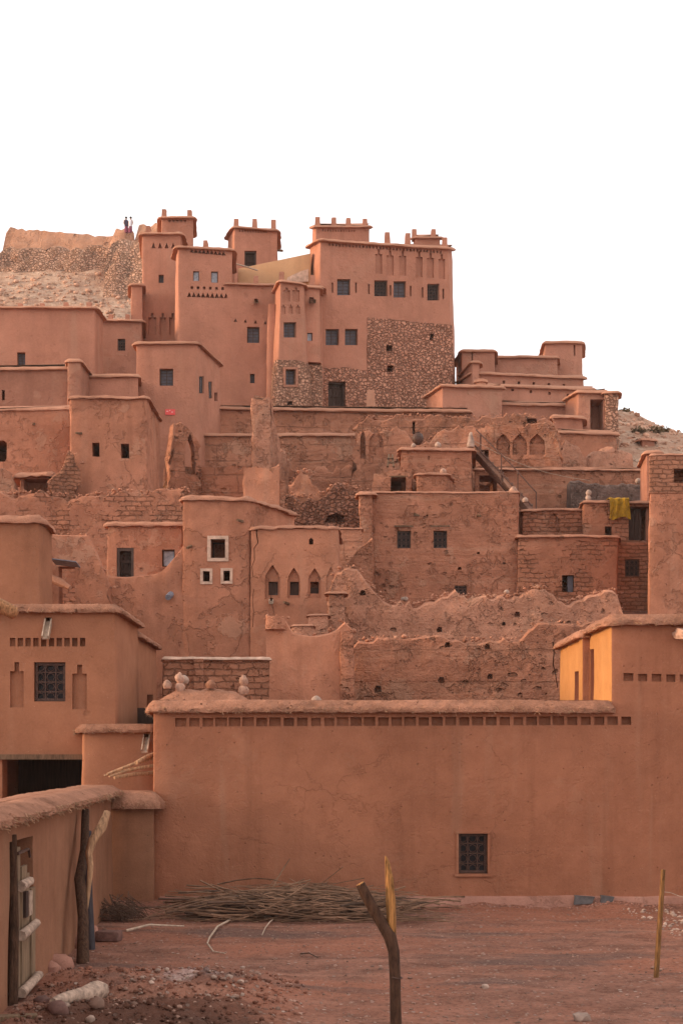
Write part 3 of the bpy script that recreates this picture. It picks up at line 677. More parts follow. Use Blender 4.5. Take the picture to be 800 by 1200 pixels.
def slot(hs, e, x0, x1, y0, y1, d=.3):
    hs.cut(hs.edge(e), [(x0, y1), (x1, y1), (x1, y0 + (x1 - x0) * -.1), (x0, y0)], d)
slot(up2, 3, 672, 677, 787, 822); slot(up2, 3, 681.5, 686.5, 760, 822); slot(up, 3, 690.5, 695.5, 761, 822)
# broken spout stub and the plinth
pl = MB(); seg = 60; V = []; 
for i in range(seg + 1):
    x = lerp(PX(187, 26.9), PX(1060, 26.9), i / seg); e = fb((x, 0, 0), .8, 4)
    for dy, dz in ((-.13, -.15), (-.12 - .03 * e, .02), (-.09 - .03 * e, .18 + .03 * e), (0.02, .215 + .03 * e)): V.append(Vector((x, 27 + dy, dz)))
Fs = [(i * 4 + k, i * 4 + 4 + k, i * 4 + 5 + k, i * 4 + 1 + k) for i in range(seg) for k in range(3)]
mk('plinth', V, Fs, M['plinth'], h.root, 60)
for x0, x1 in ((672, 697), (703, 720)):
    a, b = W(x0, 1059, 26.80), W(x1, 1059, 26.80)
    V = [a + Vector((0, 0, -.02)), b + Vector((-.06, 0, 0)), b + Vector((0, .03, .12)), a + Vector((.03, .03, .15)), a + Vector((0, .25, -.02)), b + Vector((-.06, .25, 0)), b + Vector((0, .25, .12)), a + Vector((.03, .25, .15))]
    V = [Vector((q.x, q.y + .01, q.z)) for q in V]
    mk('cement_repair', V, [(0, 1, 2, 3), (3, 2, 6, 7), (0, 3, 7, 4), (1, 5, 6, 2), (4, 5, 1, 0), (7, 6, 5, 4)], M['patch_grey'], h.root, 0)
mb = MB().tube([W(792, 742, 27.1), W(797, 743, 26.8), W(806, 745, 26.62)], [.10, .11, .09], 7, rough=.5); mb.build('broken_spout', M['finial'], h.root)
# roof heap with finials behind the parapet
mb = MB(); c0 = Vector((PX(240, 28.2), 28.2, PZ(822, 28.2)))
V = []
for j in range(7):
    for i in range(25):
        a = i / 24 * 2 - 1; b = j / 6 * 2 - 1
        z = max(0, 1 - a ** 4) * max(0, 1 - b * b) ** .5 * .27 * (1 + .2 * fb((a * 3, b, 0), 1, 3))
        V.append(c0 + Vector((a * .92, b * .4, z - .02)))
r_ = mk('roof_hump', V, [(j * 25 + i, j * 25 + i + 1, j * 25 + i + 26, j * 25 + i + 25) for j in range(6) for i in range(24)], M['cap_near'], h.root, 60)
def finial(label, px, py, Y, s=1., kind=0, mat=None, group='pale clay finials on the roof edges'):
    b = W(px, py, Y)
    pr = {0: [(.09, -.03), (.11, .03), (.12, .09), (.09, .15), (.06, .17), (.10, .22), (.115, .28), (.09, .34), (.05, .38), (.045, .41), (.0, .43)],
          1: [(.10, -.02), (.13, .04), (.135, .1), (.10, .16), (.05, .2), (0.0, .215)],
          2: [(.12, -.03), (.13, .05), (.10, .2), (.07, .34), (.05, .42), (.0, .46)]}[kind]
    mb = MB().lathe(b, [(max(r, .004) * s, z * s) for r, z in pr], 10, .18)
    o = mb.build('clay_finial', mat or M['finial'], None, 60); return tag(o, label, 'finial', group)
finial('squat pale finial at the left end of the low roof hump above the front house', 196, 806, 28.0, .7, 1)
finial('tall knobbed pale finial on the left half of the roof hump above the front house', 211, 809, 28.1, .85, 0)
finial('whitish finial leaning behind the tall knobbed one on the roof hump', 216, 800, 28.5, .7, 1, M['white_stone'])
finial('low stub of a finial in the middle of the roof hump above the front house', 247, 806, 28.0, .75, 1, M['cap_near'])
finial('pale double ball finial at the right end of the roof hump before the brick wall', 286, 812, 28.1, .85, 0)
finial('small white dome finial alone on the long parapet of the front house', 371, 824, 27.4, .75, 1, M['white_stone'])
# =============================================================== left side of the yard
def LX(Y): return -3.77 - .0573 * (Y - 16.8)
def proj(v): return (400 + F * v.x / v.y, HZ - (v.z - E) * F / v.y)
lw = House('courtyard_wall', 'long low clay yard wall on the left with a drooping straw and mud coping', 'wall',
           [(LX(11), 11), (LX(26.6), 26.6), (LX(26.6) - .55, 26.6), (LX(11) - .55, 11)], 2.2, M['plaster_yard'], cell=.22, batter=.012, r=.05, amp=.02, z0=-.25)
lw.cap(.22, .15, M['cap_near'], .04, .35, cell=.05, inset=.5, straw=1500)
fac = lw.edge(0)
pts = [Vector((LX(Y), Y, z)) for Y, z in ((15.62, -.1), (17.45, -.1), (17.4, 1.9), (15.7, 1.93))]
lw.cut(fac, [proj(p) for p in pts], .4)
mb = MB()                                # worn pale footing stones under the wall
for Y, s, c in ((18.6, .16, 1), (19.0, .2, 1), (19.4, .15, 0), (21.3, .17, 0), (22.0, .2, 1), (22.7, .16, 1)):
    mb.rock((LX(Y) + .05, Y, .04), s, .9, Y, 2)
mb.build('footing', M['plinth'], lw.root, 60)
sw = House('corner_wall', 'short clay return wall closing the corner between the yard wall and the front house', 'wall',
           [at(130, 26.7), at(180.2, 26.7), at(180.2, 27.2), at(130, 27.2)], 944, M['plaster_yard'], cell=.25, batter=.01, r=.04, amp=.015, z0=-.2)
sw.cap(.2, .28, M['cap_near'], .05, .3, cell=.05, inset=.5, straw=150)
# gate
def gv(Y, z, o=0.): return Vector((LX(Y) + o, Y, z))
g = thing('wooden_gate', 'weathered plank gate with three pale log battens in the left yard wall', 'gate', gv(16.7, 0))
ud = (gv(17.4, 0) - gv(16.0, 0)).normalized(); wd_ = Vector((-ud.y, ud.x, 0)); zv = Vector((0, 0, 1))
mb = MB(); o0 = gv(16.02, -.02)
for a, b, t0, t1, k in ((0, .33, 1.86, 0.0, 0), (.345, .72, 1.62, .02, .015), (.735, 1.05, 1.5, .0, -.01), (1.06, 1.36, 1.3, .03, .012)):
    mb.box(o0 - wd_ * (.02 + k), ud, zv, wd_, (a, b, t1, t0, 0, .04))
mb.build('planks', M['gate_wood'], g, 0)
for z, a, b in ((1.42, .02, .62), (.86, .0, 1.1), (.2, .05, 1.3)):
    mb = MB().tube([o0 + ud * a + zv * z - wd_ * .08, o0 + ud * lerp(a, b, .5) + zv * (z + .02) - wd_ * .1, o0 + ud * b + zv * (z + .02) - wd_ * .085], [.06, .056, .052], 8, rough=.3)
    mb.build('batten', M['bone'], g, 60)
mb = MB().box(o0 - wd_ * .05, ud, zv, wd_, (.62, .84, 1.02, 1.3, -.03, .05)); mb.build('lock_block', M['bone'], g, 0)
mb = MB().box(o0 - wd_ * .07, ud, zv, wd_, (.42, .6, 1.02, 1.32, -.002, .04)); mb.build('keyhole_panel', M['dark_wood'], g, 0)
mb = MB().tube([gv(15.93, -.1, .0), gv(15.95, 1.0, .02), gv(15.9, 2.0, .0)], [.07, .065, .06], 7, rough=.3); mb.build('gate_post', M['bark'], g, 60)
mb = MB().tube([gv(16.0, 1.78, .05), gv(16.5, 1.8, .09), gv(16.55, 1.7, .1)], [.02, .02, .015], 5); mb.build('wire_tie', M['iron'], g, 60)
# posts leaning on the wall
P1 = MB().tube([gv(19.7, -.05, .32), gv(20.1, .6, .27), gv(20.5, 1.1, .18), gv(20.9, 1.5, .2), gv(21.5, 2.05, .14)], [.085, .075, .078, .068, .062], 8, rough=.35)
tag(P1.build('leaning_post', M['bark'], None, 60), 'thick dark post leaning against the left yard wall', 'post')
P2 = MB().tube([gv(20.9, -.05, .3), gv(21.0, .8, .24), gv(21.3, 1.75, .2)], [.07, .062, .055], 8, rough=.2)
tag(P2.build('leaning_post', M['blue_wood'], None, 60), 'bluish grey post standing just behind the dark leaning post', 'post')
P3 = MB().tube([W(100, 1078, 20.5), W(104, 1045, 20.5), W(106, 1015, 20.5), W(104, 1000, 20.55), W(109, 985, 20.6), W(119, 970, 20.7), W(126, 951, 20.8)], [.02, .03, .042, .05, .065, .075, .05], 8, rough=.4)
tag(P3.build('twisted_branch', M['tan_wood'], None, 60), 'pale twisted branch propped on the two leaning posts', 'branch')
# low hut behind the yard wall
b2 = House('mud_outhouse', 'narrow clay outhouse with one drain spout between the left house and the front house', 'outhouse',
           [at(97, 28.0), at(183, 28.0), at(183, 29.2), at(97, 29.2)], 857, M['plaster_left'], cell=.3, r=.06, amp=.02, z0=-.2)
b2.cap(.14, .15, M['cap_near'], .03, .4, cell=.06, straw=200); b2.spout(0, 172, 869, .45, .14, tilt=-.9)
# logs lying on the wall top
mb = MB()
for k, (x0, y0, x1, y1, r) in enumerate(((122, 909, 181, 897, .028), (126, 907, 181, 888, .03), (134, 911, 182, 906, .045), (160, 894, 182, 884, .05), (128, 910, 170, 899, .022))):
    a, b = W(x0, y0, 27.3 - .08 * k), W(x1, y1, 27.5 + .04 * k)
    mb.tube([a, a.lerp(b, .5) + Vector((0, 0, .02)), b], [r * .8, r, r * 1.1], 7, rough=.4)
tag(mb.build('pole_bundle', M['tan_wood'], None, 60), 'few bleached poles sticking out over the corner wall beside the front house', 'poles')
# left house
lh = House('mud_house', 'left clay house with a square iron grille between two stepped niches', 'house',
           [at(-70, 29), at(135, 29), (PX(135, 29) - .02, 32.4), (PX(135, 29) - 1.6, 32.4), (PX(135, 29) - 1.6, 39), (PX(-70, 29) - 1, 39)], 717, M['plaster_left'], cell=.3, batter=.006, r=.07, amp=.02, z0=-.2)
lh.cap(.16, .17, M['cap_near'], .03, .45, cell=.07, straw=500)
lh.window(0, 40, 776, 77, 822, 'iron', depth=.25, rec=.08)
lh.niche(0, 12, 776, 28, 829, .1); lh.niche(0, 85, 779, 102, 831, .1)
lh.holes(0, 15, 752.5, 97, 752.5, 10, 6.5, 10, .12)
lh.spout(0, 57, 733, .5, .15, tilt=-1.2)
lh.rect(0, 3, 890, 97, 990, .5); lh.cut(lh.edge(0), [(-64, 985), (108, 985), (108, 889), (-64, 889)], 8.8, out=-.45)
o, u, v, w, ww, hh = lh.frame_of(0, -2, 884, 99, 890)
MB().box(o, u, v, w, (0, ww, 0, hh, -.12, .12)).build('lintel', M['old_wood'], lh.root, 0)
MB().box(lh.frame_of(0, 3, 890, 97, 960)[0] + Vector((-.4, 3.2, -1)), Vector((1, 0, 0)), Vector((0, 0, 1)), Vector((0, 1, 0)), (0, 3.6, 0, 3.4, 0, .06)).build('added_dark_panel', M['dark_wood'], lh.root, 0)  # dark boards added inside the opening so that the recess reads black
lb = House('', '', '', [(PX(135, 29) - 4, 32.35), (PX(135, 29) - .06, 32.35), (PX(135, 29) - .06, 36.0), (PX(135, 29) - 4, 36.0)], PZ(758, 35.4), M['plaster_left'], cell=.3, batter=.006, r=.06, amp=.02, z0=-.2, parent=lh.root, part='rear_wing')
lb.cap(.14, .15, M['cap_near'], .03, .45, cell=.07)
lb.rect(1, 172, 814, 179, 847, .4)
mb = MB().tube([W(-25, 700, 26.2), W(0, 710, 26.4), W(17, 718, 26.3), W(20, 719, 26.28)], [.13, .14, .12, .06], 9, rough=.35)
tag(mb.build('hewn_beam', M['orange_wood'], None, 60), 'rough orange beam end poking in at the left edge before the left house coping', 'beam')
# =============================================================== second row
bw = House('mud_brick_wall', 'bare mud brick garden wall with a whitish top above the long parapet', 'wall',
           [at(192, 32), at(316, 32), at(316, 32.5), at(192, 32.5)], 773, M['brick'], cell=.3, r=.03, amp=.03, rag=.03)
bw.cap(.05, .07, M['lime'], 0, 1.2, cell=.15)
pr_ = House('', '', '', box(227, 31.88, 239, 31.88, .2), 772, M['brick'], cell=.3, r=.02, amp=.02, parent=bw.root, part='pier')
jw = Ruin('sagging_wall', 'smooth rose wall whose top sags between a post and a worn horn', 'wall', [(312, 34), (414, 34)],
     [(312, 722), (333, 723), (336, 735), (345, 742), (365, 744), (385, 741), (397, 735), (403, 727), (409, 727), (414, 738)], M['plaster_rose'], th=.5, cell=.2, amp=.03, rag=.05)
House('', '', '', box(312, 33.85, 333, 33.85, .8), 722, M['ruin'], cell=.2, r=.08, amp=.05, rag=.06, parent=jw.root, part='end_post', batter=.0, z0=PZ(738, 34))
House('', '', '', [at(398.5, 33.8), at(414, 33.8), at(414, 34.6), at(400, 34.6)], [741, 738, 738, 741], M['ruin'], cell=.14, r=.08, amp=.07, rag=.12, parent=jw.root, part='broken_end', batter=.02)
kw = Ruin('ruined_wall', 'lower ruined earth wall pocked with small beam holes just behind the long parapet', 'ruined wall', [(414, 35.2), (716, 35.2)],
     [(414, 756), (420, 748), (450, 746), (500, 745), (560, 748), (600, 748), (612, 745), (622, 733), (640, 728), (660, 728), (720, 728)], M['ruin'], block=.08, th=.6, cell=.12, amp=.03, rag=.09, step=.16)
for x, y, s in ((443, 808, 4), (524, 756, 3), (571, 758, 3), (517, 797, 3.5), (574, 793, 3)):
    kw.cut(kw.edge(), [(x - s, y + s), (x + s, y + s * .8), (x + s * .8, y - s), (x - s * .6, y - s * 1.2), (x - s * 1.25, y + s * .1)], .22)
kw.cut(kw.edge(), [(646.5, 752), (648, 764), (647, 778), (650, 790), (652, 806), (653, 806), (651.2, 790), (648.4, 778), (649.4, 764), (648.2, 752)], .12)
L_ = Ruin('ruined_wall', 'upper ruined earth wall with a tall broken hump at its left end', 'ruined wall', [(384, 40), (728, 40)],
     [(384, 700), (390, 676), (398, 665), (412, 662), (420, 668), (432, 682), (440, 691), (452, 703), (470, 706), (490, 704), (510, 697), (530, 695), (560, 697), (600, 697), (612, 693), (622, 686), (636, 686), (645, 695), (655, 703), (668, 704), (688, 698), (705, 692), (718, 690), (724, 696), (728, 712)],
     M['ruin_pale'], block=.12, th=.8, cell=.12, amp=.05, rag=.15, step=.16)
for x, y, s in ((515, 738, 3), (425, 695, 3), (606, 720, 3), (590, 731, 2)):
    L_.cut(L_.edge(), [(x - s, y + s), (x + s, y + s * .8), (x + s * .8, y - s), (x - s * .6, y - s * 1.2), (x - s * 1.25, y + s * .1)], .28)
# whitish stones lying on ruin tops
for lab, x, y, s, gY in (('pale boulder stuck on the dip of the upper ruined wall', 474, 702, .09, 40.2), ('flat white stone on the middle of the upper ruined wall', 593, 694, .085, 40.3)):
    tag(MB().rock(W(x, y, gY), s, .8, x, 2).build('stone', M['white_stone'], None, 60), lab, 'stone')
# left middle house
e1 = House('mud_house', 'plain windowless clay house cut off by the left edge above the grille window house', 'house',
           [at(-60, 37), at(46, 37), at(61, 38.8), at(-50, 39.5)], 613, M['plaster_left'], cell=.35, r=.08, amp=.03)
e1.cap(.14, .2, M['cap'], .03, 1.0, cell=.18)
e2 = Ruin('broken_wall', 'sloping broken wall with a tin awning beside the windowless left house', 'ruined wall', [(50, 41), (128, 41)],
     [(50, 625), (104, 625), (108, 632), (114, 652), (124, 676), (128, 685)], M['plaster_mid'], block=.05, th=.5, cell=.2, amp=.03, rag=.05)
e2.void(0, 69, 664, 88, 712, .8, False)
a = W(64, 660, 40.7); MB().box(a, Vector((1, 0, -.12)), Vector((0, -1, .1)), Vector((0, 0, 1)), (0, .72, -.2, .5, 0, .03)).build('tin_awning', M['metal_sheet'], e2.root, 0)
mb = MB().tube([W(56, 676, 40.6), W(70, 682, 40.4), W(83, 689, 40.2)], [.12, .13, .08], 7, rough=.4); mb.build('mud_ledge', M['cap'], e2.root, 60)
f_ = Ruin('ruined_wall', 'long level ruined wall across the left with a rough brick top', 'ruined wall', [(-20, 49), (216, 49)],
     [(-20, 573), (0, 575), (40, 574), (60, 577), (100, 580), (130, 573), (160, 575), (216, 572)], M['rough_brick'], block=.14, th=.6, cell=.16, amp=.05, rag=.14, step=.13)
gh = House('mud_house', 'small clay house with a brown plank door behind the scooped parapet', 'house',
           box(126, 45, 213, 45, 3), 616, M['plaster_mid'], cell=.35, r=.06, amp=.03)
gh.cap(.12, .14, M['cap'], .02, 1.3, cell=.2)
gh.door(0, 137, 642, 157, 676, .25, M['dark_wood']); gh.window(0, 190, 644, 205, 664, 'pale', depth=.25)
# =============================================================== cracked house with white window surrounds
hh1 = House('mud_house', 'cracked clay house with three white framed windows', 'house',
            [at(215, 42), at(291, 42), at(346, 44.7), at(250, 47.5)], 586, M['plaster_mid'], cell=.35, r=.06, amp=.045)
hh1.cap(.12, .13, M['cap'], .02, 1.5, cell=.18)
hh1.window(0, 247, 632, 264, 654, 'void', .9, .6, surround=.1)
hh1.window(0, 238, 669.5, 246, 681.5, 'void', .9, .6, surround=.08); hh1.window(0, 262, 669, 269.5, 681, 'void', .9, .6, surround=.08)
hp = Ruin('scooped_parapet', 'scooped parapet wall running left from the cracked house', 'wall', [(96, 42.06), (217, 42.06)],
     [(96, 632), (103, 642), (112, 657), (122, 673), (140, 675), (180, 673), (192, 668), (202, 655), (212, 644), (217, 636)], M['plaster_mid'], th=.45, cell=.22, amp=.04, rag=.04)
mb = MB().tube([W(201, 696, 42.1), W(197, 700, 41.7)], [.10, .09], 8); mb.build('drain_pipe', M['metal_sheet'], hp.root, 60)
ah = House('mud_house', 'clay house with three pointed arch niches around small brown windows', 'house',
           [at(293, 41.95), at(396, 41.95), at(398, 45), at(310, 45)], 620, M['plaster_rose'], cell=.3, r=.12, amp=.04)
ah.cap(.08, .1, M['cap'], .01, 1.6, cell=.18, name='coping')
for (x0, x1, y0) in ((310.5, 328, 662), (337, 351.5, 665), (361, 376, 665.5)):
    ah.niche(0, x0, y0, x1, 701, .13, 'arch')
for k, (x0, x1, y0, y1) in enumerate(((314.5, 325.5, 681, 697), (339.5, 350, 681, 697), (363.5, 373.5, 681, 695))):
    ah.cut(ah.edge(0), [(x0, y1), (x1, y1), (x1, y0), (x0, y0)], .5)
    o, u, v, w, ww, hh = ah.frame_of(0, x0, y0, x1, y1)
    if k < 2: MB().box(o + w * .24, u, v, w, (.01, ww - .01, .01, hh - .01, 0, .04)).build('shutter', M['dark_wood'], ah.root, 0)
    else: MB().box(o + w * .24, u, v, w, (.01, ww - .01, .01, hh * .55, 0, .04)).build('shutter', M['dark_wood'], ah.root, 0)
ah.cut(ah.edge(0), [(362, 638), (367, 638), (367, 632), (364.5, 630), (362, 632)], .4)
ah.spout(0, 318, 706, .3, .13)
ah.niche(0, 382, 664, 393, 703, .05, 'arch')
cr = [(303, 612), (300, 624), (302, 636), (297.5, 642), (298, 656), (295, 664), (296.5, 676)]
ah.cut(ah.edge(0), [(x - .2, y) for x, y in cr] + [(x + .4 + 1.3 * math.sin(3 * k + 1) ** 2, y) for k, (x, y) in reversed(list(enumerate(cr)))], .35)
for pts, wd2 in (([(297, 690), (295.5, 704), (297, 716), (295.8, 735)], .6), ([(318, 707), (322, 722), (320, 734)], .5)):
    ah.cut(ah.edge(0), [(x - .1, y) for x, y in pts] + [(x + wd2, y) for x, y in reversed(pts)], .2)
hp_cracks = (([(150, 690), (158, 684), (170, 690), (182, 700)], .7), ([(218, 652), (228, 664), (226, 676), (232, 690)], .7), ([(270, 690), (276, 702), (272, 716)], .6))
# broken stub walls at the foot of the arch house
st = House('stub_wall', 'broken stub of wall with a flat stone on top at the foot of the arch house', 'ruined wall', box(384, 38.8, 404, 38.8, .8), 696, M['ruin_pale'], cell=.2, r=.06, amp=.06, rag=.06, batter=.04)
st.cap(.09, .07, M['cap'], 0, 1.2)
st2 = House('stub_wall', 'low crumbled block in front of the broken stub by the arch house', 'ruined wall', box(362, 38, 384, 38, .7), 722, M['ruin_pale'], cell=.2, r=.06, amp=.06, rag=.1, batter=.03)
st2.cap(.08, .06, M['cap'], 0, 1.2)
st3 = House('stub_wall', 'lowest crumbled block seen over the sagging wall', 'ruined wall', box(343, 37, 366, 37, .7), 734, M['ruin_pale'], cell=.2, r=.06, amp=.06, rag=.1, batter=.03)
st3.cap(.08, .06, M['cap'], 0, 1.2)
# =============================================================== middle right: wall house with two grilles, etc.
mh = House('mud_house', 'wide rough earth house with two carved grille windows side by side', 'house',
           [at(432, 52), at(607, 52), at(606, 56), at(440, 56)], 578, M['rough'], cell=.3, r=.08, amp=.08, rag=.05)
mh.cap(.06, .07, M['cap'], .01, 1.6, cell=.2)
for x0 in (465, 507.5): 
    mh.window(0, x0, 622, x0 + 16, 642.5, 'grille', .3, .08)
    o, u, v, w, ww, hh = mh.frame_of(0, x0, 622, x0 + 16, 642.5)
    MB().box(o, u, v, w, (-.1, ww + .1, hh + .14, hh + .19, -.05, .1)).build('window_hood', M['old_wood'], mh.root, 0)
mh.window(0, 532.5, 686, 546.5, 697, 'iron', .25, .08)
mp = House('', '', '', [at(421, 51.4), at(437, 51.4), at(437, 52.3), at(421, 52.3)], 580, M['rough'], cell=.3, r=.06, amp=.06, parent=mh.root, part='buttress', batter=.0)
mp.cap(.15, .13, M['cap'], .02, 1.0, cell=.2)
for x, y, s in ((538, 666, 2.5), (560, 648, 1.8), (590, 660, 1.6), (500, 604, 1.5)):
    mh.cut(mh.edge(0), [(x - s, y + s * .7), (x + s, y + s * .6), (x + s * .8, y - s * .7), (x - s * .6, y - s * .6)], .4)
qh = House('mud_house', 'rough stone and earth house with one narrow dark window and a thin flat roof edge', 'house',
           [at(606, 51.6), at(723, 51.6), at(724, 55), at(612, 55)], 630, M['rough_brick'], cell=.35, r=.06, amp=.06)
qh.cap(.12, .1, M['cap'], .02, 1.2, cell=.2)
qh.rect(0, 658, 674, 672, 694, .9)
o, u, v, w, ww, hh = qh.frame_of(0, 658, 674, 672, 694)
MB().box(o + w * .12, u, v, w, (ww * .5, ww - .02, .02, hh - .02, 0, .05)).build('shutter', M['shutter'], qh.root, 0)
rh = House('mud_brick_house', 'dark crumbling brick house front with a barred window left of the right edge house', 'house',
           [at(720, 52.3), at(766, 52.3), at(766, 54.3), at(724, 54.3)], 636, M['brick'], cell=.3, r=.06, amp=.07)
rh.window(0, 732, 655, 749, 675.5, 'iron', .3, .1)
sh = House('mud_house', 'tall clay house at the right edge with bare bricks around a square hole', 'house',
           [at(761, 48), at(940, 48), at(940, 53), at(762.5, 53)], 534, M['plaster_mid'], cell=.4, r=.08, amp=.05)
sh.cap(.05, .08, M['cap'], 0, 1.5, cell=.2)
sh.rect(0, 789, 549.5, 806, 566, 1.2)
sb = House('', '', '', fatter(sh.plan, .03), 535, M['brick'], cell=.35, r=.08, amp=.04, z0=PZ(578, 48), parent=sh.root, part='brick_band'); sb.rect(0, 789, 549.5, 806, 566, .6)
# P2: house with the yellow cloth
p2 = House('mud_house', 'small brick patched house with a dark doorway under a mustard cloth', 'house',
           [at(683, 54.8), at(763, 54.8), at(763, 57.5), at(679, 57.5)], 590, M['rough_brick'], cell=.35, r=.08, amp=.05)
p2.cap(.13, .11, M['cap'], .02, 1.1, cell=.2)
p2.rect(0, 736, 594, 761, 633, .9)
o, u, v, w, ww, hh = p2.frame_of(0, 736, 594, 761, 633)
mb = MB()
for k in range(4): mb.box(o + w * .3, u, v, w, (ww * .02 + k * .14, ww * .02 + k * .14 + .13, .02, hh - .03, .01 * (k % 2), .05))
mb.build('door', M['dark_wood'], p2.root, 0)
p2.rect(0, 708, 617, 716, 629, .6)
cl = []; Ys = 54.8 - .2; cx0, cx1 = PX(713, Ys), PX(737, Ys); zt = PZ(584, Ys)
n1, n2 = 18, 14
for j in range(n2 + 1):
    for i in range(n1 + 1):
        a = i / n1; t = j / n2; x = lerp(cx0, cx1, a) + (.05 * math.sin(t * 3 + a * 5)) * t
        if t < .25: y, z = Ys + .5 * (1 - t / .25), zt + .02
        else: y, z = Ys - .02, zt - (t - .25) / .75 * (.78 + .06 * math.sin(a * 7))
        y += -.045 * math.sin(a * 17 + t * 2) * min(1, t * 3) + -.03 * noise.noise((a * 6, t * 3, 1)); z += .03 * noise.noise((a * 5, t * 4, 0))
        cl.append(Vector((x, y, z)))
Fs = [(j * (n1 + 1) + i, j * (n1 + 1) + i + 1, (j + 1) * (n1 + 1) + i + 1, (j + 1) * (n1 + 1) + i) for j in range(n2) for i in range(n1)]
c_ = mk('hanging_cloth', cl, Fs, M['cloth'], None, 80); tag(c_, 'mustard yellow cloth hung over a roof edge beside the dark doorway', 'cloth')
sd_ = c_.modifiers.new('thick', 'SOLIDIFY'); sd_.thickness = .02
finial('white ball finial on the corner of the roof with the mustard cloth', 689, 586, 55.2, 1.0, 0, M['white_stone'])
p3 = House('low_wall', 'low dark brick patched yard wall left of the house with the mustard cloth', 'wall', box(612, 55.6, 682, 55.6, 1.2), 599, M['rough_brick'], cell=.35, r=.05, amp=.05)
p3.cap(.12, .1, M['cap'], .02, 1.2, cell=.2); p3.niche(0, 641, 601, 655, 624, .1, 'arch')
gt = Ruin('stone_terrace', 'grey slate terrace wall above the house with the mustard cloth', 'wall', [(668, 58.5), (766, 58.5)], [(668, 562), (700, 566), (740, 565), (766, 567)], M['slate'], th=1., cell=.18, amp=.08, rag=.1)
finial('pale stone knob on the grey terrace wall', 747, 566, 58.6, .9, 1, M['white_stone'])
pw = House('terrace_wall', 'long plain earth wall with a thin dark roof edge behind the iron stair', 'wall', [at(556, 60), at(960, 61.5), at(960, 63), at(556, 61.5)], [551, 553, 553, 551], M['rough'], cell=.4, r=.06, amp=.05, rag=.06)
pw.cap(.16, .1, M['cap'], .03, 1.4, cell=.25)
pw.rect(0, 561, 557, 582, 579, 1.5)
# stair
stp = thing('iron_stair', 'outdoor mud stair with rusty iron handrails going down to the right', 'stair', W(590, 600, 56))
def SP(t, dy=0., dz=0.): a, b = W(556, 524, 57.6), W(624, 597, 56.0); v = a.lerp(b, t); return Vector((v.x, v.y + dy, v.z + dz))
mb = MB(); n = 12
for i in range(n):
    a, b = SP(i / n), SP((i + 1) / n); z = a.z
    P = [Vector((a.x, a.y, z)), Vector((b.x, b.y, z)), Vector((b.x, b.y, b.z - .16)), Vector((a.x, a.y, a.z - .16))]
    mb.add(P + [q + Vector((0, 1.0, 0)) for q in P], [(0, 3, 2, 1), (4, 5, 6, 7), (0, 1, 5, 4), (1, 2, 6, 5), (2, 3, 7, 6), (3, 0, 4, 7)])
mb.build('steps', M['dull_step'], stp, 0)
MB().tube([SP(.0, -.05, .05), SP(.98, -.05, .08)], .035, 5).build('handrail', M['rail'], stp)
MB().tube([SP(.02, -.05, .75), SP(.6, -.05, .85), SP(1.05, -.05, .8), SP(1.05, -.05, 0)], .03, 5).build('handrail', M['rail'], stp)
for t in (.1, .46, .74): MB().tube([SP(t, -.05, -.35 if t == .46 else 0), SP(t, -.05, .8)], .03, 5).build('rail_post', M['rail'], stp)
# N house etc
nh = House('mud_house', 'blank square earth house with pale finials on its roof left of the iron stair', 'house', [at(470, 57), at(553, 57), at(552, 60.5), at(474, 60.5)], 528, M['rough'], cell=.4, r=.06, amp=.05)
nh.cap(.16, .13, M['cap'], .03, 1.0, cell=.2)
n1h = House('mud_shed', 'low boxy earth annex with a pale knob on its corner', 'shed', [at(488, 55.2), at(523, 55.2), at(530.5, 56.6), at(494, 57)], 557, M['rough'], cell=.3, r=.06, amp=.05)
n1h.cap(.14, .1, M['cap'], .02, 1.2, cell=.2)
nv = House('mud_shed', 'crumbling earth shed with a square black opening above the buttress', 'shed', [at(436, 56), at(482, 56), at(482, 58), at(440, 58)], [557, 549, 549, 557], M['ruin'], cell=.3, r=.1, amp=.07, rag=.15)
nv.void(0, 457.5, 559, 475.5, 580, 1.8)
finial('tall white finial at the roof corner by the head of the iron stair', 551, 523, 57.4, 1.25, 2, M['white_stone'])
finial('round white finial in the middle of the blank house roof', 513, 524, 57.6, 1.0, 1, M['white_stone'])
finial('small white finial near the left end of the blank house roof', 484, 524, 57.6, .8, 1, M['white_stone'])
finial('pale stone knob on the corner of the low boxy annex', 519, 555, 55.6, .95, 1)
finial('ochre stone lump under the handrail of the iron stair', 601, 579, 54.3, 1.3, 1, M['finial'])
finial('white stone at the foot of the iron stair', 615, 588, 55.0, .9, 1, M['white_stone'])
lr = thing('wooden_rack', 'small wooden trestle leaning on the ruined arcade below its left arch', 'trestle', W(457, 547, 60.5))
mb = MB()
for x in (454, 461): mb.tube([W(x, 547, 60.2), W(x - (1 if x < 457 else -1) * -1.5, 533, 61)], .05, 5)
mb.build('leg', M['old_wood'], lr); MB().tube([W(453.5, 537, 60.6), W(461, 537, 60.6)], .05, 5).build('rung', M['old_wood'], lr); MB().tube([W(453.5, 542, 60.4), W(461.5, 542, 60.4)], .05, 5).build('rung', M['old_wood'], lr)
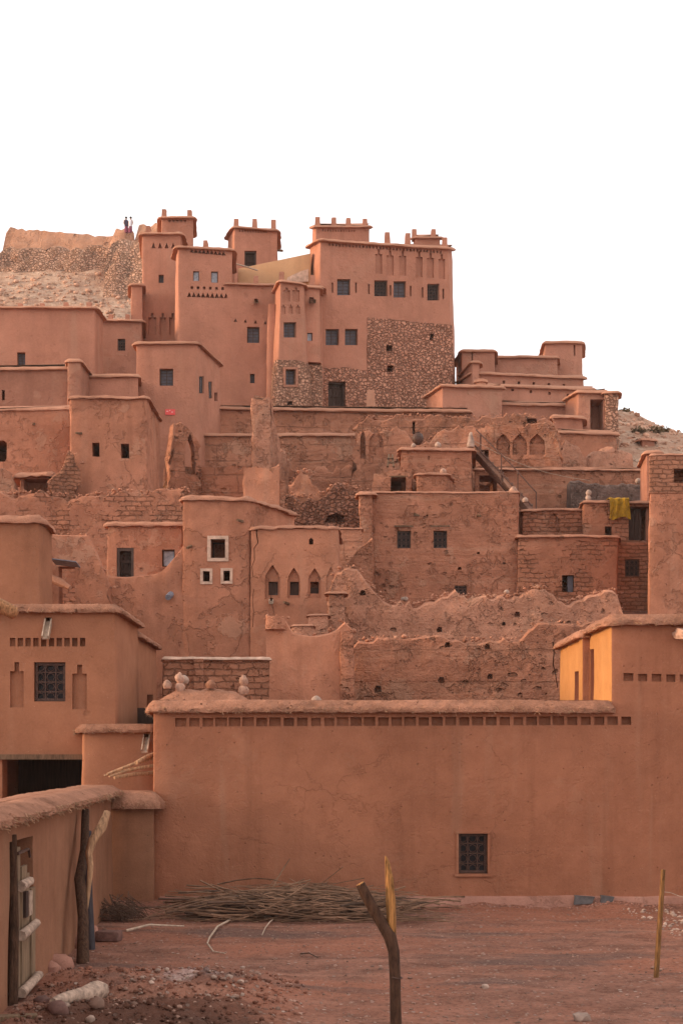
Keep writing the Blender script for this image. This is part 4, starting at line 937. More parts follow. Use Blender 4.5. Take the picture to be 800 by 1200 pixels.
# arcade
oa = Ruin('ruined_arcade', 'ruined earth wall with a row of pointed blind arches', 'ruined wall', [(415, 63), (657, 62)],
     [(415, 512), (420, 503), (440, 500), (468, 502), (480, 508), (490, 517), (500, 514), (520, 502), (540, 497), (580, 495), (620, 493), (640, 494), (648, 499), (655, 512), (657, 524)], M['ruin'], block=.16, th=.9, cell=.16, amp=.06, rag=.16, step=.18)
for x0, x1 in ((581, 597), (600, 617), (620, 638)): oa.niche(0, x0, 508, x1, 533, .24, 'arch')
oa.niche(0, 432, 504, 449, 537, .22, 'arch'); oa.niche(0, 422, 501, 428, 537, .4, 'arch')
oa.rect(0, 562, 527, 572, 540, .8)
ob = Ruin('ruined_wall', 'rounded top of a ruined wall standing behind the blind arches', 'ruined wall', [(416, 66.5), (654, 66)],
     [(416, 495), (425, 488), (440, 487), (470, 485), (500, 485), (540, 487), (580, 485), (620, 483), (640, 486), (650, 494), (654, 510)], M['ruin'], block=.16, th=.9, cell=.16, amp=.06, rag=.16, step=.18)
ob.rect(0, 483, 494, 486, 509, .4); ob.rect(0, 617, 490, 629, 496, .5)
jar = MB().lathe(W(489, 521, 60.6), [(.1, 0), (.22, .12), (.26, .28), (.2, .42), (.1, .47), (.12, .52), (.0, .53)], 12, .1); tag(jar.build('clay_jar', M['iron'], None, 60), 'black jar in the gap of the ruined arcade behind the blank house roof', 'jar')
# rubble walls in the middle
r1 = Ruin('ruined_wall', 'heap of stony ruined wall with a dark hollow below the castle terraces', 'ruined wall', [(330, 54), (427, 54)],
     [(330, 585), (336, 576), (350, 580), (372, 578), (385, 572), (395, 566), (420, 568), (427, 572)], M['stone_mid'], block=.2, th=.9, cell=.14, amp=.08, rag=.2, step=.2)
r1.cut(r1.edge(), [(380, 612), (404, 612), (403, 605), (394, 601), (384, 604)], .4)
r2 = House('ruined_wall', 'broken plastered wall fragment with a flat top above the cracked house roof', 'ruined wall', [at(285, 53), at(327, 53), at(327, 53.7), at(287, 53.7)], [550, 548, 548, 551], M['plaster_rose'], cell=.1, r=.03, amp=.05, rag=.34, batter=.004)
House('', '', '', [at(326.5, 53.06), at(334, 53.06), at(334, 53.6), at(326.5, 53.6)], 562, M['ruin'], cell=.12, r=.04, amp=.06, rag=.16, batter=.01, parent=r2.root, part='broken_end')
r2.tops_line = [(Vector((PX(lerp(286, 327, k / 12), 53), 53)), PZ(549, 53)) for k in range(13)]
r2b = Ruin('ruined_wall', 'plastered wall fragment with a small knob on top left of the shadowed ruin', 'ruined wall', [(336, 55.5), (377, 55.5)],
     [(336, 600), (337, 568), (345, 562), (349, 553), (357, 549), (364, 552), (367, 559), (373, 561), (376, 575), (377, 600)], M['plaster_rose'], block=.3, th=.6, cell=.09, amp=.05, rag=.16, step=.2, batter=.006, round_=.06)
r3 = House('low_wall', 'shaded earth wall with a flat top between the arch house and the buttress', 'wall', box(394, 49, 424, 49, .7), 620, M['rammed'], cell=.3, r=.05, amp=.05); r3.cap(.05, .06, M['cap'], 0, 1)
r4 = Ruin('ruined_wall', 'worn wall end climbing to the buttress of the wide rough house', 'ruined wall', [(396, 46.5), (436, 46.5)], [(396, 664), (404, 658), (412, 652), (418, 644), (424, 638), (430, 632), (436, 630)], M['ruin'], th=.6, cell=.22, amp=.08, rag=.12)
# =============================================================== castle terraces
v1 = House('terrace_wall', 'long pale topped terrace wall at the foot of the castle', 'wall', [at(219, 72.5), at(548, 74), at(548, 76), at(226, 74.5)], [480, 484, 484, 480], M['rammed'], cell=.5, r=.06, amp=.05)
v1.cap(.22, 0.19, M['cap_far'], .03, .7, cell=.3)
v2 = House('terrace_wall', 'second terrace wall with a thinner pale top below the castle foot', 'wall', [at(236, 70), at(416, 70), at(416, 72), at(240, 72)], 511, M['rammed'], cell=.5, r=.06, amp=.05)
v2.cap(.16, 0.16, M['cap_far'], .03, .8, cell=.3)
v3 = House('low_wall', 'dark low courtyard wall below the left terraces', 'wall', [at(192, 65.5), at(333, 65.5), at(333, 66.5), at(192, 66.5)], 547, M['rammed'], cell=.4, r=.05, amp=.05, rag=.1)
sg = W(236, 552, 65.44)
v4 = Ruin('ruined_wall', 'shadowed ruin with round holes right of the tall broken pillar', 'ruined wall', [(325, 66), (418, 66)], [(325, 548), (340, 545), (352, 541), (365, 545), (380, 548), (395, 540), (410, 538), (418, 541)], M['ruin'], block=.3, th=.8, cell=.18, amp=.08, rag=.2, step=.25)
bp = Ruin('broken_pillar', 'tall broken wall end standing against the castle terraces', 'ruined wall', [(317, 61.5), (341, 66.5)], [(317, 464), (319.5, 470), (322, 488), (325, 505), (329, 517), (335, 529), (341, 538)], M['ruin_pale'], block=.35, th=.8, cell=.12, amp=.05, rag=.12, step=.35, batter=.006, round_=.06)
House('', '', '', [at(295, 61.3), at(316.5, 61.3), at(320, 62.8), at(300, 62.8)], [464, 466, 474, 468], M['ruin_pale'], cell=.14, r=.04, amp=.08, rag=.2, batter=.006, parent=bp.root, part='end_face', z0=bp.z0)
ar = Ruin('ruined_gateway', 'small broken gateway with half an arch left of the terraces', 'ruined wall', [(200, 64.5), (234, 65)], [(200, 515), (204, 497), (210, 492), (220, 495), (229, 502), (234, 516)], M['ruin'], block=.25, th=.7, cell=.15, amp=.09, rag=.2, step=.2)
ar.niche(0, 217, 508, 229, 556, 1.2, 'arch')
# left upper houses
w2 = House('mud_house', 'square weathered house with two small black windows under the far left terraces', 'house', [at(83, 56), at(172, 56), at(187, 59.8), at(92, 60)], 467, M['plaster_mid'], cell=.4, r=.08, amp=.06)
w2.cap(.12, .13, M['cap'], .02, 1.3, cell=.22)
w2.void(0, 108.5, 519, 117, 535, 1.6, False); w2.void(0, 142, 520, 151.5, 537, 1.6, False)
w1 = House('mud_house', 'weathered house with a rounded black opening cut off at the left edge', 'house', [at(-50, 58), at(86, 58), at(86, 61), at(-50, 61)], [482, 480, 480, 482], M['plaster_mid'], cell=.4, r=.08, amp=.06)
w1.cap(.08, .1, M['cap'], .02, 1.5, cell=.22)
w1.cut(w1.edge(0), [(-12, 541), (6, 541), (8, 537), (8, 519), (5, 516), (-12, 516)], 2.)
sp = Ruin('stepped_ruin', 'stepped pile of bare bricks left of the square weathered house', 'ruined wall', [(60, 54.8), (92, 55)], [(60, 562), (65, 553), (72, 551), (76, 534), (81, 528), (88, 530), (92, 540)], M['brick'], block=.1, th=.8, cell=.14, amp=.09, rag=.14, step=.16)
aw = House('mud_shelter', 'low shelter with a heavy slab roof left of the stepped bricks', 'shelter', [at(24, 55.5), at(60, 55.5), at(60, 57), at(24, 57)], 560, M['plaster_mid'], cell=.3, r=.06, amp=.05); aw.cap(.28, .2, M['cap'], .02, 1.6, cell=.2)
aw.rect(0, 28, 561, 56, 578, .8)
k0 = Ruin('ruined_wall', 'rounded wall stump at the far left below the rounded black opening', 'ruined wall', [(-20, 55), (17, 55)], [(-20, 546), (0, 547), (10, 551), (17, 566)], M['ruin'], th=.6, cell=.22, amp=.06, rag=.1)
x1 = House('mud_house', 'plain wide house with a slit window at the left edge below the castle', 'house', [at(-50, 66), at(90, 66), at(90, 68.5), at(-50, 68.5)], [435, 433, 433, 435], M['plaster_dim'], cell=.5, r=.08, amp=.04)
x1.cap(.16, .17, M['cap_far'], .03, .8, cell=.3); x1.rect(0, 2.5, 457, 6, 469, .5)
x2 = House('', '', '', [at(80, 65.4), at(94, 65.4), at(107, 68), at(84, 68)], 424, M['plaster_dim'], cell=.5, r=.06, amp=.03, parent=x1.root, part='chimney_pier'); x2.cap(.15, 0.16, M['cap_far'], .03, .8)
x3 = House('terrace_wall', 'low smooth parapet left of the house with the red board', 'wall', [at(88, 67.5), at(162, 67.5), at(162, 69), at(88, 69)], 442, M['plaster_far'], cell=.5, r=.06, amp=.03); x3.cap(.16, .18, M['cap_far'], .03, .8, cell=.3)
xh = House('mud_house', 'smooth square house with a red board on its wall just below the left castle tower', 'house', [at(160, 69), at(231, 69), at(258, 72.7), at(178, 74)], 404, M['plaster_far'], cell=.5, r=.08, amp=.04)
xh.cap(.2, 0.16, M['cap_far'], .03, .7, cell=.3)
xh.window(0, 187, 432, 203, 452, 'shutter', .42, .2)
xh.window(1, 233.5, 441, 239, 461, 'shutter', .25, .05); xh.window(1, 244.5, 447, 249, 467, 'shutter', .25, .05); xh.rect(1, 251, 460, 255, 470, .7)
o, u, v, w, ww, hh = xh.frame_of(0, 194, 480, 205.5, 486.5)
sgn = MB().box(o, u, v, w, (0, ww, 0, hh, -.07, -.03)); so_ = sgn.build('wall_sign', M['red_sign'], None, 0); tag(so_, 'small red board with faint pale writing on the clay wall', 'sign')
mb = MB()
for x, y, l in ((.06, .16, .09), (.2, .2, .05), (.3, .12, .08)): mb.box(o, u, v, w, (x, x + l, y, y + .03, -.074, -.071))
mb.build('pale_marks', M['white_mark'], so_, 0)
y1 = House('mud_house', 'broad flat roofed house at the left edge below the bare hill', 'house', [at(-50, 76), at(111, 76), at(121, 78), at(-40, 79)], 362, M['plaster_far'], cell=.6, r=.08, amp=.05)
y1.cap(.25, 0.16, M['cap_far'], .03, .7, cell=.35); y1.window(0, 20.5, 413, 30, 428, 'shutter', .42, .2)
y1.posts([(24, 362, 78), (50, 362, 78), (78, 361, 78), (105, 361, 77.5)], .35, .5, M['plaster_far'])
y2 = House('mud_house', 'recessed wall house with a single black window between the flat roofed house and the castle', 'house', [at(112, 80), at(166, 80), at(166, 83), at(112, 83)], 377, M['plaster_dim'], cell=.6, r=.06, amp=.05)
y2.cap(.25, 0.16, M['cap_far'], .03, .7, cell=.35); y2.window(0, 138, 397, 147, 411, 'iron', .3, .1)
y2.posts([(130, 376, 82.5), (150, 376, 82.5)], .35, .6, M['plaster_far'])
y3 = House('mud_turret', 'small turret block tucked against the left castle tower', 'turret', [at(154, 82.5), at(167, 82.5), at(167, 84.5), at(154, 84.5)], 335, M['plaster_far'], cell=.5, r=.05, amp=.03); y3.cap(.2, .18, M['cap_far'], .03, .7)
def stub(hs, e, x, y, L=.3, r=.05):
    f = hs.edge(e); p = f.at(x, y); d = -f.w + Vector((rnd.uniform(-.5, .5), 0, rnd.uniform(-.4, .1)))
    MB().tube([p - d * .1, p + d * L], [r, r * .8], 6, rough=.4).build('beam_end', M['old_wood'], hs.root, 60)
    hs.cut(f, [(x - 1.6, y + 1.5), (x + 1.7, y + 1.2), (x + 1.5, y - 1.5), (x - 1.3, y - 1.7)], .15)
for a in ((hh1, 0, 284, 611), (hh1, 0, 224, 640), (mh, 0, 486, 603), (mh, 0, 560, 604), (ah, 0, 338, 708), (w2, 0, 95, 508), (w1, 0, 40, 497)): stub(*a)
cb = MB().tube([W(lerp(556, 690, t), lerp(517, 563, t) + 14 * math.sin(math.pi * t) * .6, lerp(57.3, 58.2, t)) for t in [k / 10 for k in range(11)]], .012, 4)
tag(cb.build('cable', M['pale_wood'], None, 60), 'thin pale cable sagging from the head of the iron stair to the right', 'cable')
# =============================================================== the castle
t1 = House('castle_tower', 'tall left castle tower with three arched niches and a row of arrow holes', 'tower', [at(167, 84), at(212, 84), at(215, 85.6), at(170, 88)], 275.5, M['plaster_far'], cell=.6, r=.1, amp=.05, batter=.012)
t1.cap(.25, 0.19, M['cap_far'], .03, .6, cell=.3)
t1.tris(0, 180, 287.5, 203, 287.5, 4, 5, 7, .25)
t1.window(0, 186, 322, 192, 331.5, 'shutter', .42, .2)
for x0, x1 in ((174, 183), (187.5, 194.5), (198.5, 207)): t1.niche(0, x0, 367, x1, 392, .2, 'step')
t1b = House('', '', '', [at(189, 87), at(226, 87), at(226, 90), at(190, 90)], 256.5, M['plaster_far'], cell=.5, r=.08, amp=.04, parent=t1.root, part='top_turret', z0=24)
t1b.cap(.25, 0.18, M['cap_far'], .03, .6, cell=.3); t1b.tris(0, 199, 259.5, 217, 259.5, 5, 4, 4, .2, False)
t1b.posts([(192.5, 252, 87.3), (222.5, 253, 87.3)], .42, .55); t1.posts([(174, 271, 85)], .4, .5)
t2 = House('castle_tower', 'broad castle tower with two zigzag friezes and a pair of small windows', 'tower', [at(209, 80), at(272, 80.4), at(272, 84), at(206, 81.6)], 291.5, M['plaster_far'], cell=.6, r=.1, amp=.04, batter=.01)
t2.cap(.25, 0.19, M['cap_far'], .03, .6, cell=.3)
t2.tris(0, 225, 293.5, 262, 297, 9, 5, 5, .25, True); t2.tris(0, 222, 345, 265, 346.5, 9, 5.5, 6, .3, True)
t2.holes(0, 225, 337, 261, 338, 6, 3, 3.6, .25)
t2.window(0, 226.5, 317.5, 233.5, 329, 'pale', .25, .12); t2.window(0, 247.5, 318, 255.5, 331, 'pale', .25, .12)
t2.posts([(241, 289, 81)], .4, .55)
mbk = House('castle_wall', 'main castle wall with one big shutter between the zigzag tower and the tapered tower', 'castle', [at(266, 80.38), at(377, 80.95), at(377, 86), at(266, 86)], 334, M['plaster_far'], cell=.6, r=.08, amp=.04, batter=.01, zref=t2.zref)
mbk.cap(.22, 0.16, M['cap_far'], .03, .6, cell=.3)
mbk.window(0, 289.5, 383, 304, 402, 'shutter', .42, .2); mbk.window(0, 293, 438, 298.5, 449, 'shutter', .42, .2)
mbk.tris(0, 276, 375, 311, 378, 4, 3.6, 4.4, .3); mbk.spout(0, 300, 355, .7, .22, M['old_wood'])
mbk.posts([(300, 330, 80.8), (330, 325, 82), (366, 329, 81.2)], .4, .5)
pil = House('', '', '', box(314, 79.7, 323, 79.7, 1.2), 356, M['plaster_far'], cell=.6, r=.08, amp=.03, parent=mbk.root, part='pilaster', batter=.02)
t3 = House('castle_tower', 'rear castle tower with a dark doorway above the yellow roof wall', 'tower', [at(275, 86.5), at(324.5, 87.1), at(324.5, 90), at(267, 88.3)], 267.5, M['plaster_far'], cell=.6, r=.08, amp=.04, z0=24)
t3.cap(.25, 0.18, M['cap_far'], .03, .6, cell=.3); t3.holes(0, 281, 270.5, 312, 271.5, 11, 1.5, 3, .15)
t3.door(0, 286.5, 294, 300.5, 318, .35)
t3.posts([(277, 264, 86.9), (298.5, 264, 87), (320.5, 265, 87.2)], .42, .6)
MB().tube([W(322, 293, 87.6), W(331, 294, 87.2)], .08, 5).build('beam_end', M['old_wood'], t3.root)
yw = House('roof_wall', 'yellow plastered roof terrace wall rising to the right between the castle towers', 'wall', [at(279, 83.6), at(364, 83.2), at(364, 83.8), at(279, 84.2)], [315, 297, 297, 315], M['yellow_wall'], cell=.5, r=.04, amp=.03, z0=27, batter=0)
mk('white_panel', [W(x, y, 83.05) + Vector((0, d, 0)) for d in (0, .06) for x, y in ((335, 330), (361.5, 330), (361.5, 315), (352, 318), (337, 325))], [(0, 1, 2, 3, 4), (9, 8, 7, 6, 5)] + [(i, 5 + i, 5 + (i + 1) % 5, (i + 1) % 5) for i in range(5)], M['lime'], yw.root, 0)
MB().tube([W(272, 308, 82.6), W(290, 313, 82.6), W(302, 317, 82.6)], .05, 5).build('rail', M['pale_wood'], yw.root)
tt = House('castle_tower', 'tapered castle tower with stepped panels over a rubble stone foot', 'tower', [at(328.5, 78.5), at(355, 79), at(361, 81.6), at(322, 80.3)], 330.5, M['plaster_far'], cell=.6, r=.08, amp=.03, batter=.05)
tt.cap(.22, 0.16, M['cap_far'], .03, .6, cell=.3)
tt.niche(0, 332, 337, 340, 353, .12); tt.niche(0, 343, 337, 351, 353, .12)
for x in (330, 338.5, 347): tt.niche(0, x, 357, x + 4.6, 368, .1)
tt.window(0, 332.5, 377.5, 347, 395.5, 'shutter', .42, .2)
ts = House('', '', '', fatter(tt.plan, .07), PZ(423.5, 78.5), M['stone_pale'], rag=.12, cell=.3, r=.1, amp=.06, parent=tt.root, part='stone_base', batter=.05, zref=tt.zref)
tt.rect(0, 334, 432.5, 347, 451.5, .6); tt.rect(0, 337, 470, 343, 475, .6); ts.window(0, 334.5, 433, 346.5, 451, 'shutter', .42, .2, surround=.12, mat=M['plaster_far']); ts.rect(0, 337, 470, 343, 475, .5)
tw = House('castle_turret', 'narrow overhanging turret between the tapered tower and the stone footed keep', 'turret', [at(356, 79.7), at(374.5, 79.9), at(374.5, 81.2), at(356, 81.2)], 337, M['plaster_far'], cell=.5, r=.06, amp=.03, batter=.015, z0=PZ(424, 79.7))
tw.cap(.2, 0.16, M['cap_far'], .03, .6); tw.window(0, 360, 390, 366, 399.5, 'pale', .25, .08); tw.spout(0, 365, 355, .6, .3, M['old_wood'])
House('', '', '', [at(357, 79.85), at(377.5, 80), at(377.5, 81.2), at(357, 81.2)], 427, M['stone_pale'], cell=.5, r=.08, amp=.05, parent=tw.root, part='stone_base')
t4 = House('castle_keep', 'great right castle keep with dark windows and tall sunken panels over a rubble foot', 'castle', [at(375, 82), at(525, 84.3), at(530, 88), (PX(375, 82) - .72, 84.6)], [283.5, 283.5 + 9.6, 283.5 + 9.6, 290], M['plaster_far'], cell=.7, r=.12, amp=.05, batter=.03, zref=PZ(283.5, 82))
t4.cap(.26, 0.21, M['cap_far'], .03, .6, cell=.35)
for x0, y0, x1, y1 in ((395, 327, 410.5, 346), (438.5, 328.5, 454, 347), (461, 329.5, 475.5, 348.5), (500.5, 332.5, 514.5, 352), (381.5, 385.5, 397, 404.5), (404, 385.5, 419, 404.5)):
    t4.window(0, x0, y0, x1, y1, 'grille' if x0 in (438.5, 500.5) else 'shutter', .42, .2)
for x, y in ((389.5, 337), (417, 337), (432, 338.5), (457.5, 340), (481, 341), (495, 342.5), (519, 344.5)): t4.rect(0, x - 1, y - 6, x + 1, y + 6, .2)
for x0, x1, y0 in ((439.5, 447.5, 292), (453, 461, 293.5), (467.5, 475.5, 294), (487, 494.5, 295.5), (500, 508, 296.5), (513.5, 521, 298)): t4.niche(0, x0, y0, x1, y0 + 29, .14)
t4.holes(0, 386, 284.5 + 2, 516, 292.5 + 3, 34, 1.9, 3, .15)
t4.tris(0, 446, 291.5, 516, 296, 9, 3.5, 2.5, .05)
fc = t4.edge(0); A0 = fc.at(375, 372); 
def t4pt(px, py, o): p = fc.at(px, py); return (p.x - fc.n.x * o, p.y - fc.n.y * o)
s1 = House('', '', '', [t4pt(430, 372, .07), t4pt(529.5, 372, .07), t4pt(529.5, 372, -3.2), t4pt(430, 372, -2.)], fc.at(430, 372).z, M['stone'], rag=.14, cell=.3, r=.12, amp=.06, parent=t4.root, part='stone_base', batter=.03, zref=fc.at(430, 372).z)
for x, y, a in ((456, 408, 3.6), (457, 432, 3.8), (505, 397, 1.8), (506, 393, 2.2)): s1.rect(0, x - a, y - a, x + a, y + a, .8); t4.rect(0, x - a, y - a, x + a, y + a, .9)
s2 = House('', '', '', [t4pt(377, 430, .06), t4pt(429.7, 430, .06), t4pt(429.7, 430, -2.), t4pt(377, 430, -2.)], fc.at(377, 430).z, M['stone'], rag=.14, cell=.3, r=.05, amp=.04, parent=t4.root, part='stone_base', batter=.03, zref=fc.at(430, 430).z)
s2.door(0, 384.5, 447, 405, 480, .5); t4.rect(0, 384, 446.5, 405.5, 480, 1.3)
ta = House('', '', '', [at(370, 84.4), at(432, 86), at(432, 88), at(366.5, 86.5)], [267, 267, 267, 267], M['plaster_far'], cell=.5, r=.08, amp=.03, parent=t4.root, part='roof_turret', z0=31)
ta.tops = ta.tops
ta.cap(.22, 0.16, M['cap_far'], .03, .6, cell=.3); ta.holes(0, 378, 270, 415, 270.5, 13, 1.3, 2.5, .1)
ta.posts([(372, 262, 84.7), (391, 262.5, 85.2), (408, 263, 85.6), (427.5, 264, 86)], .42, .6)
tb = House('', '', '', [at(486, 86.4), at(515, 86.8), at(515, 88.5), at(484, 88.5)], [280, 280, 280, 280], M['plaster_far'], cell=.5, r=.08, amp=.03, parent=t4.root, part='roof_turret', z0=31)
tb.cap(.22, 0.16, M['cap_far'], .03, .6, cell=.3)
tb.posts([(485, 276, 86.7), (507.5, 276, 86.9)], .42, .6); t4.posts([(453.5, 280, 83.8), (477.5, 281, 84.6), (520.5, 286, 84.6)], .45, .6)
rp = mk('leaning_slab', [W(429, 476, 80.5), W(440, 476, 80.5), W(438, 457, 80.9), W(430, 457, 80.9), W(429, 476, 81.5), W(440, 476, 81.5), W(438, 457, 81.4), W(430, 457, 81.4)], [(0, 1, 2, 3), (5, 4, 7, 6), (1, 5, 6, 2), (4, 0, 3, 7), (3, 2, 6, 7), (1, 0, 4, 5)], M['cap_far'], None, 0)
tag(rp, 'pale upright slab in front of the castle stone foot', 'slab')
# =============================================================== stepped houses right of the castle
def ubox(name, lab, cat, plan, top, mat='plaster_far2', ov=.22, t=.2, **k):
    b = House(name, lab, cat, plan, top, M[mat], cell=.6, r=.06, amp=.035, **k); b.cap(ov, t, M['cap_far'], .03, .7, cell=.3); return b
u3 = ubox('mud_house', 'highest boxy house of the stepped group right of the castle', 'house', [at(638.5, 90), at(681.5, 90), at(681.5, 93), at(634, 93)], 403); u3.rect(0, 671.5, 404, 673.5, 417, .2)
u1 = ubox('mud_house', 'boxy house touching the right flank of the castle keep', 'house', [at(541, 86), at(579, 86), at(579, 89), at(534, 89)], 413); u1.rect(0, 552, 413, 553.5, 425, .2)
u2 = ubox('mud_house', 'plain parapet house between the boxy house and the highest one right of the castle', 'house', [at(579, 88.5), at(652, 88.5), at(652, 91), at(579, 91)], 420)
u4 = ubox('mud_house', 'long flat house with beam stubs on its front right of the castle keep', 'house', [at(553, 83), at(683, 85), at(683, 87), at(537, 86)], [439, 444.5, 444.5, 449]); 
u4.holes(0, 590, 448, 660, 452, 5, 3, 4, .3)
u4b = House('', '', '', [at(553, 82.7), at(561, 82.8), at(561, 83.5), at(539, 85.5)], 426, M['plaster_far2'], cell=.5, r=.05, amp=.03, parent=u4.root, part='parapet_corner'); u4b.cap(.2, .18, M['cap_far'], .03, .7)
u5 = ubox('mud_house', 'second long flat house with drain holes below the one with beam stubs', 'house', [at(566, 80.5), at(694, 82), at(694, 84), at(560, 83)], [453, 458, 458, 455]); u5.holes(0, 600, 457, 665, 463, 4, 3, 3, .3)
kn = MB().lathe(W(563, 452, 79.6), [(.3, -.6), (.3, .1), (.42, .14), (.4, .28), (.2, .36), (0, .38)], 12, .05); kn.build('roof_knob', M['cap_far'], u5.root, 60)
u7 = ubox('mud_house', 'shaded low house left of the dark portal on the right slope', 'house', [at(588, 78), at(667, 78.5), at(667, 80.5), at(584, 80.5)], [475, 477, 477, 475])
u6 = ubox('mud_house', 'wide plain box house at the right foot of the castle keep', 'house', [at(518, 75.6), at(587, 76.2), at(587, 79), at(499, 79)], [454, 456, 456, 466])
u8 = ubox('portal_house', 'small house with a dark portal beside a rubble stone pillar', 'house', [at(677, 75.5), at(709, 75.5), at(709, 78), at(662, 78)], [461, 461, 461, 470])
u8.rect(0, 691, 468, 706.5, 508, 1.5)
u8s = House('', '', '', [at(708, 75.2), at(723.5, 75.2), at(723.5, 76.4), at(708, 76.4)], 461, M['stone_pale'], cell=.4, r=.1, amp=.06, parent=u8.root, part='stone_pillar', batter=0); u8s.cap(.2, .16, M['cap_far'], .02, .8)
u9 = ubox('terrace_wall', 'short stepped terrace below the dark portal', 'wall', [at(648, 73.8), at(682, 74), at(682, 75.4), at(648, 75.4)], 490, 'plaster_dim')
u10 = House('terrace_wall', 'terrace wall with pale flaking plaster right of the blind arches', 'wall', [at(650, 71.5), at(721, 72), at(721, 74), at(650, 74)], [508, 510, 510, 508], M['plaster_mid'], cell=.5, r=.06, amp=.06); u10.cap(.2, .18, M['cap_far'], .03, .8, cell=.3)
for lab, pth, prf in (('pale crumbling mound left in front of the flaking terrace wall', [(654, 67), (686, 67)], [(654, 530), (658, 519), (668, 517), (676, 522), (683, 528), (686, 540)]),
                      ('rubble mound at the right end of the flaking terrace wall', [(692, 67), (740, 68)], [(692, 545), (700, 530), (715, 522), (728, 525), (740, 534)])):
    Ruin('rubble_mound', lab, 'ruined wall', pth, prf, M['ruin_pale'], th=1.2, cell=.28, amp=.14, rag=.25, batter=.15)
for lab, pl_, tp in (('tiny flat hut nearer the dark portal on the right slope', [at(736, 78), at(752, 78.5), at(752, 80.5), at(731, 80.5)], 515), ('tiny sloping hut at the right end of the slope', [at(752, 76), at(766, 76.5), at(766, 78.5), at(740, 79)], [516, 517, 517, 521]),
                     ('small corner block left of the right tower house', [at(757, 55), at(772, 55), at(772, 57), at(750, 57.5)], 532)):
    ubox('mud_hut', lab, 'hut', pl_, tp, 'plaster_dim', ov=.16, t=.15)
# =============================================================== old fort on the hill
ft = Ruin('fort_wall', 'long ruined fort wall along the hilltop at the upper left', 'ruined wall', [(3, 142), (134, 139.5)], [(3, 292), (7, 272), (12, 263), (22, 266), (40, 267), (80, 271), (134, 276)], M['fort'], block=.14, th=2., cell=.4, amp=.12, rag=.16, sink=3, round_=.06)
Ruin('', '', '', [(-30, 139.5), (132, 138)], [(-30, 305), (0, 295), (20, 286), (60, 287), (100, 288), (132, 285)], M['fort_stone'], th=3., cell=.6, amp=.35, rag=.5, sink=4, batter=.25, parent=ft.root, part='rubble_foot')
fp = Ruin('fort_platform', 'stony fort platform on the hilltop carrying two standing people', 'ruined wall', [(126, 135), (172, 134.5)], [(126, 300), (131, 281), (136, 277), (172, 276)], M['fort_stone'], th=4., cell=.5, amp=.3, rag=.2, sink=4, batter=.22)
f2 = Ruin('fort_tower', 'worn stump of a fort tower left of the two people', 'ruined wall', [(130, 137), (147, 136.5)], [(130, 277), (131.5, 268), (135, 265.5), (147, 262.5)], M['fort'], block=.3, th=2., cell=.4, amp=.12, rag=.12, sink=3)
f3 = Ruin('fort_tower', 'rounded fort stump right of the two people behind the castle tower', 'ruined wall', [(159, 139), (200, 138)], [(159, 275), (161, 262), (167, 257.5), (173, 262), (178, 260), (190, 255), (200, 255)], M['fort'], block=.3, th=2., cell=.4, amp=.15, rag=.1, sink=3)
# =============================================================== things in the yard
def stick(mb, p, yaw, L, r, pitch=0., bend=.06, seg=5, n=5):
    d = Vector((math.cos(yaw) * math.cos(pitch), math.sin(yaw) * math.cos(pitch), math.sin(pitch))); s = Vector((-math.sin(yaw), math.cos(yaw), 0))
    b, b2 = rnd.uniform(-bend, bend), rnd.uniform(-bend, bend) * .6
    pts = [p + d * (L * (k / n - .5)) + s * (L * b * math.sin(math.pi * k / n)) + Vector((0, 0, L * b2 * math.sin(math.pi * k / n))) for k in range(n + 1)]
    mb.tube(pts, [r * lerp(1.1, .45, k / n) for k in range(n + 1)], seg)
for mat, n, lab, nm in (('twig', 420, 'long pile of dry grey brown branches lying along the foot of the front house', 'brushwood_pile'),):
    mb = MB()
    for i in range(n):
        t = rnd.betavariate(1.6, 1.6); x = lerp(PX(215, 25.5), PX(492, 25.5), t); hmax = .58 * (1 - abs(t * 2 - .95) ** 2.2)
        y = rnd.uniform(24.3, 26.6); z = max(.02, rnd.uniform(.0, 1) ** .8 * max(.06, hmax) * (1 - .45 * abs(y - 25.5) / 1.2))
        stick(mb, Vector((x, y, z)), rnd.gauss(0, .36) + (math.pi if rnd.random() < .5 else 0), rnd.uniform(.6, 2.5), rnd.uniform(.005, .017), rnd.gauss(0, .12), .15)
    o = mb.build(nm, M[mat], None, 60); tag(o, lab, 'brushwood', None, 'stuff')
    mb = MB()
    for i in range(150):
        t = rnd.betavariate(1.5, 1.5); x = lerp(PX(225, 25.5), PX(470, 25.5), t)
        stick(mb, Vector((x, rnd.uniform(24.6, 26.6), rnd.uniform(.02, .3))), rnd.gauss(0, .3), rnd.uniform(.8, 2.2), rnd.uniform(.009, .03), rnd.gauss(0, .05), .1)
    tag(mb.build('brushwood_pile', M['twig_dark'], None, 60), 'darker thick branches lying inside the long brushwood pile', 'brushwood', None, 'stuff')
mb = MB(); stick(mb, Vector((PX(327, 26), 26.2, .62)), .9, .9, .02, .85, .08); stick(mb, Vector((PX(318, 26), 26.1, .48)), .5, .6, .014, .8, .1)
tag(mb.build('upright_branch', M['twig'], None, 60), 'single forked twig standing up from the brushwood pile', 'branch')
mb = MB()                               # fuzzy bundle in the corner
for i in range(170):
    a = rnd.uniform(-.5, .5); c = Vector((PX(143, 24.6) + rnd.gauss(0, .16), 24.7 + rnd.gauss(0, .25), .05 + abs(rnd.gauss(0, .12))))
    stick(mb, c, rnd.gauss(-.6, .6), rnd.uniform(.3, .75), rnd.uniform(.005, .010), rnd.gauss(-.3, .3), .15, 4, 4)
tag(mb.build('twig_bundle', M['twig_dark'], None, 60), 'dark bristly bundle of thin twigs in the yard corner', 'brushwood', None, 'stuff')
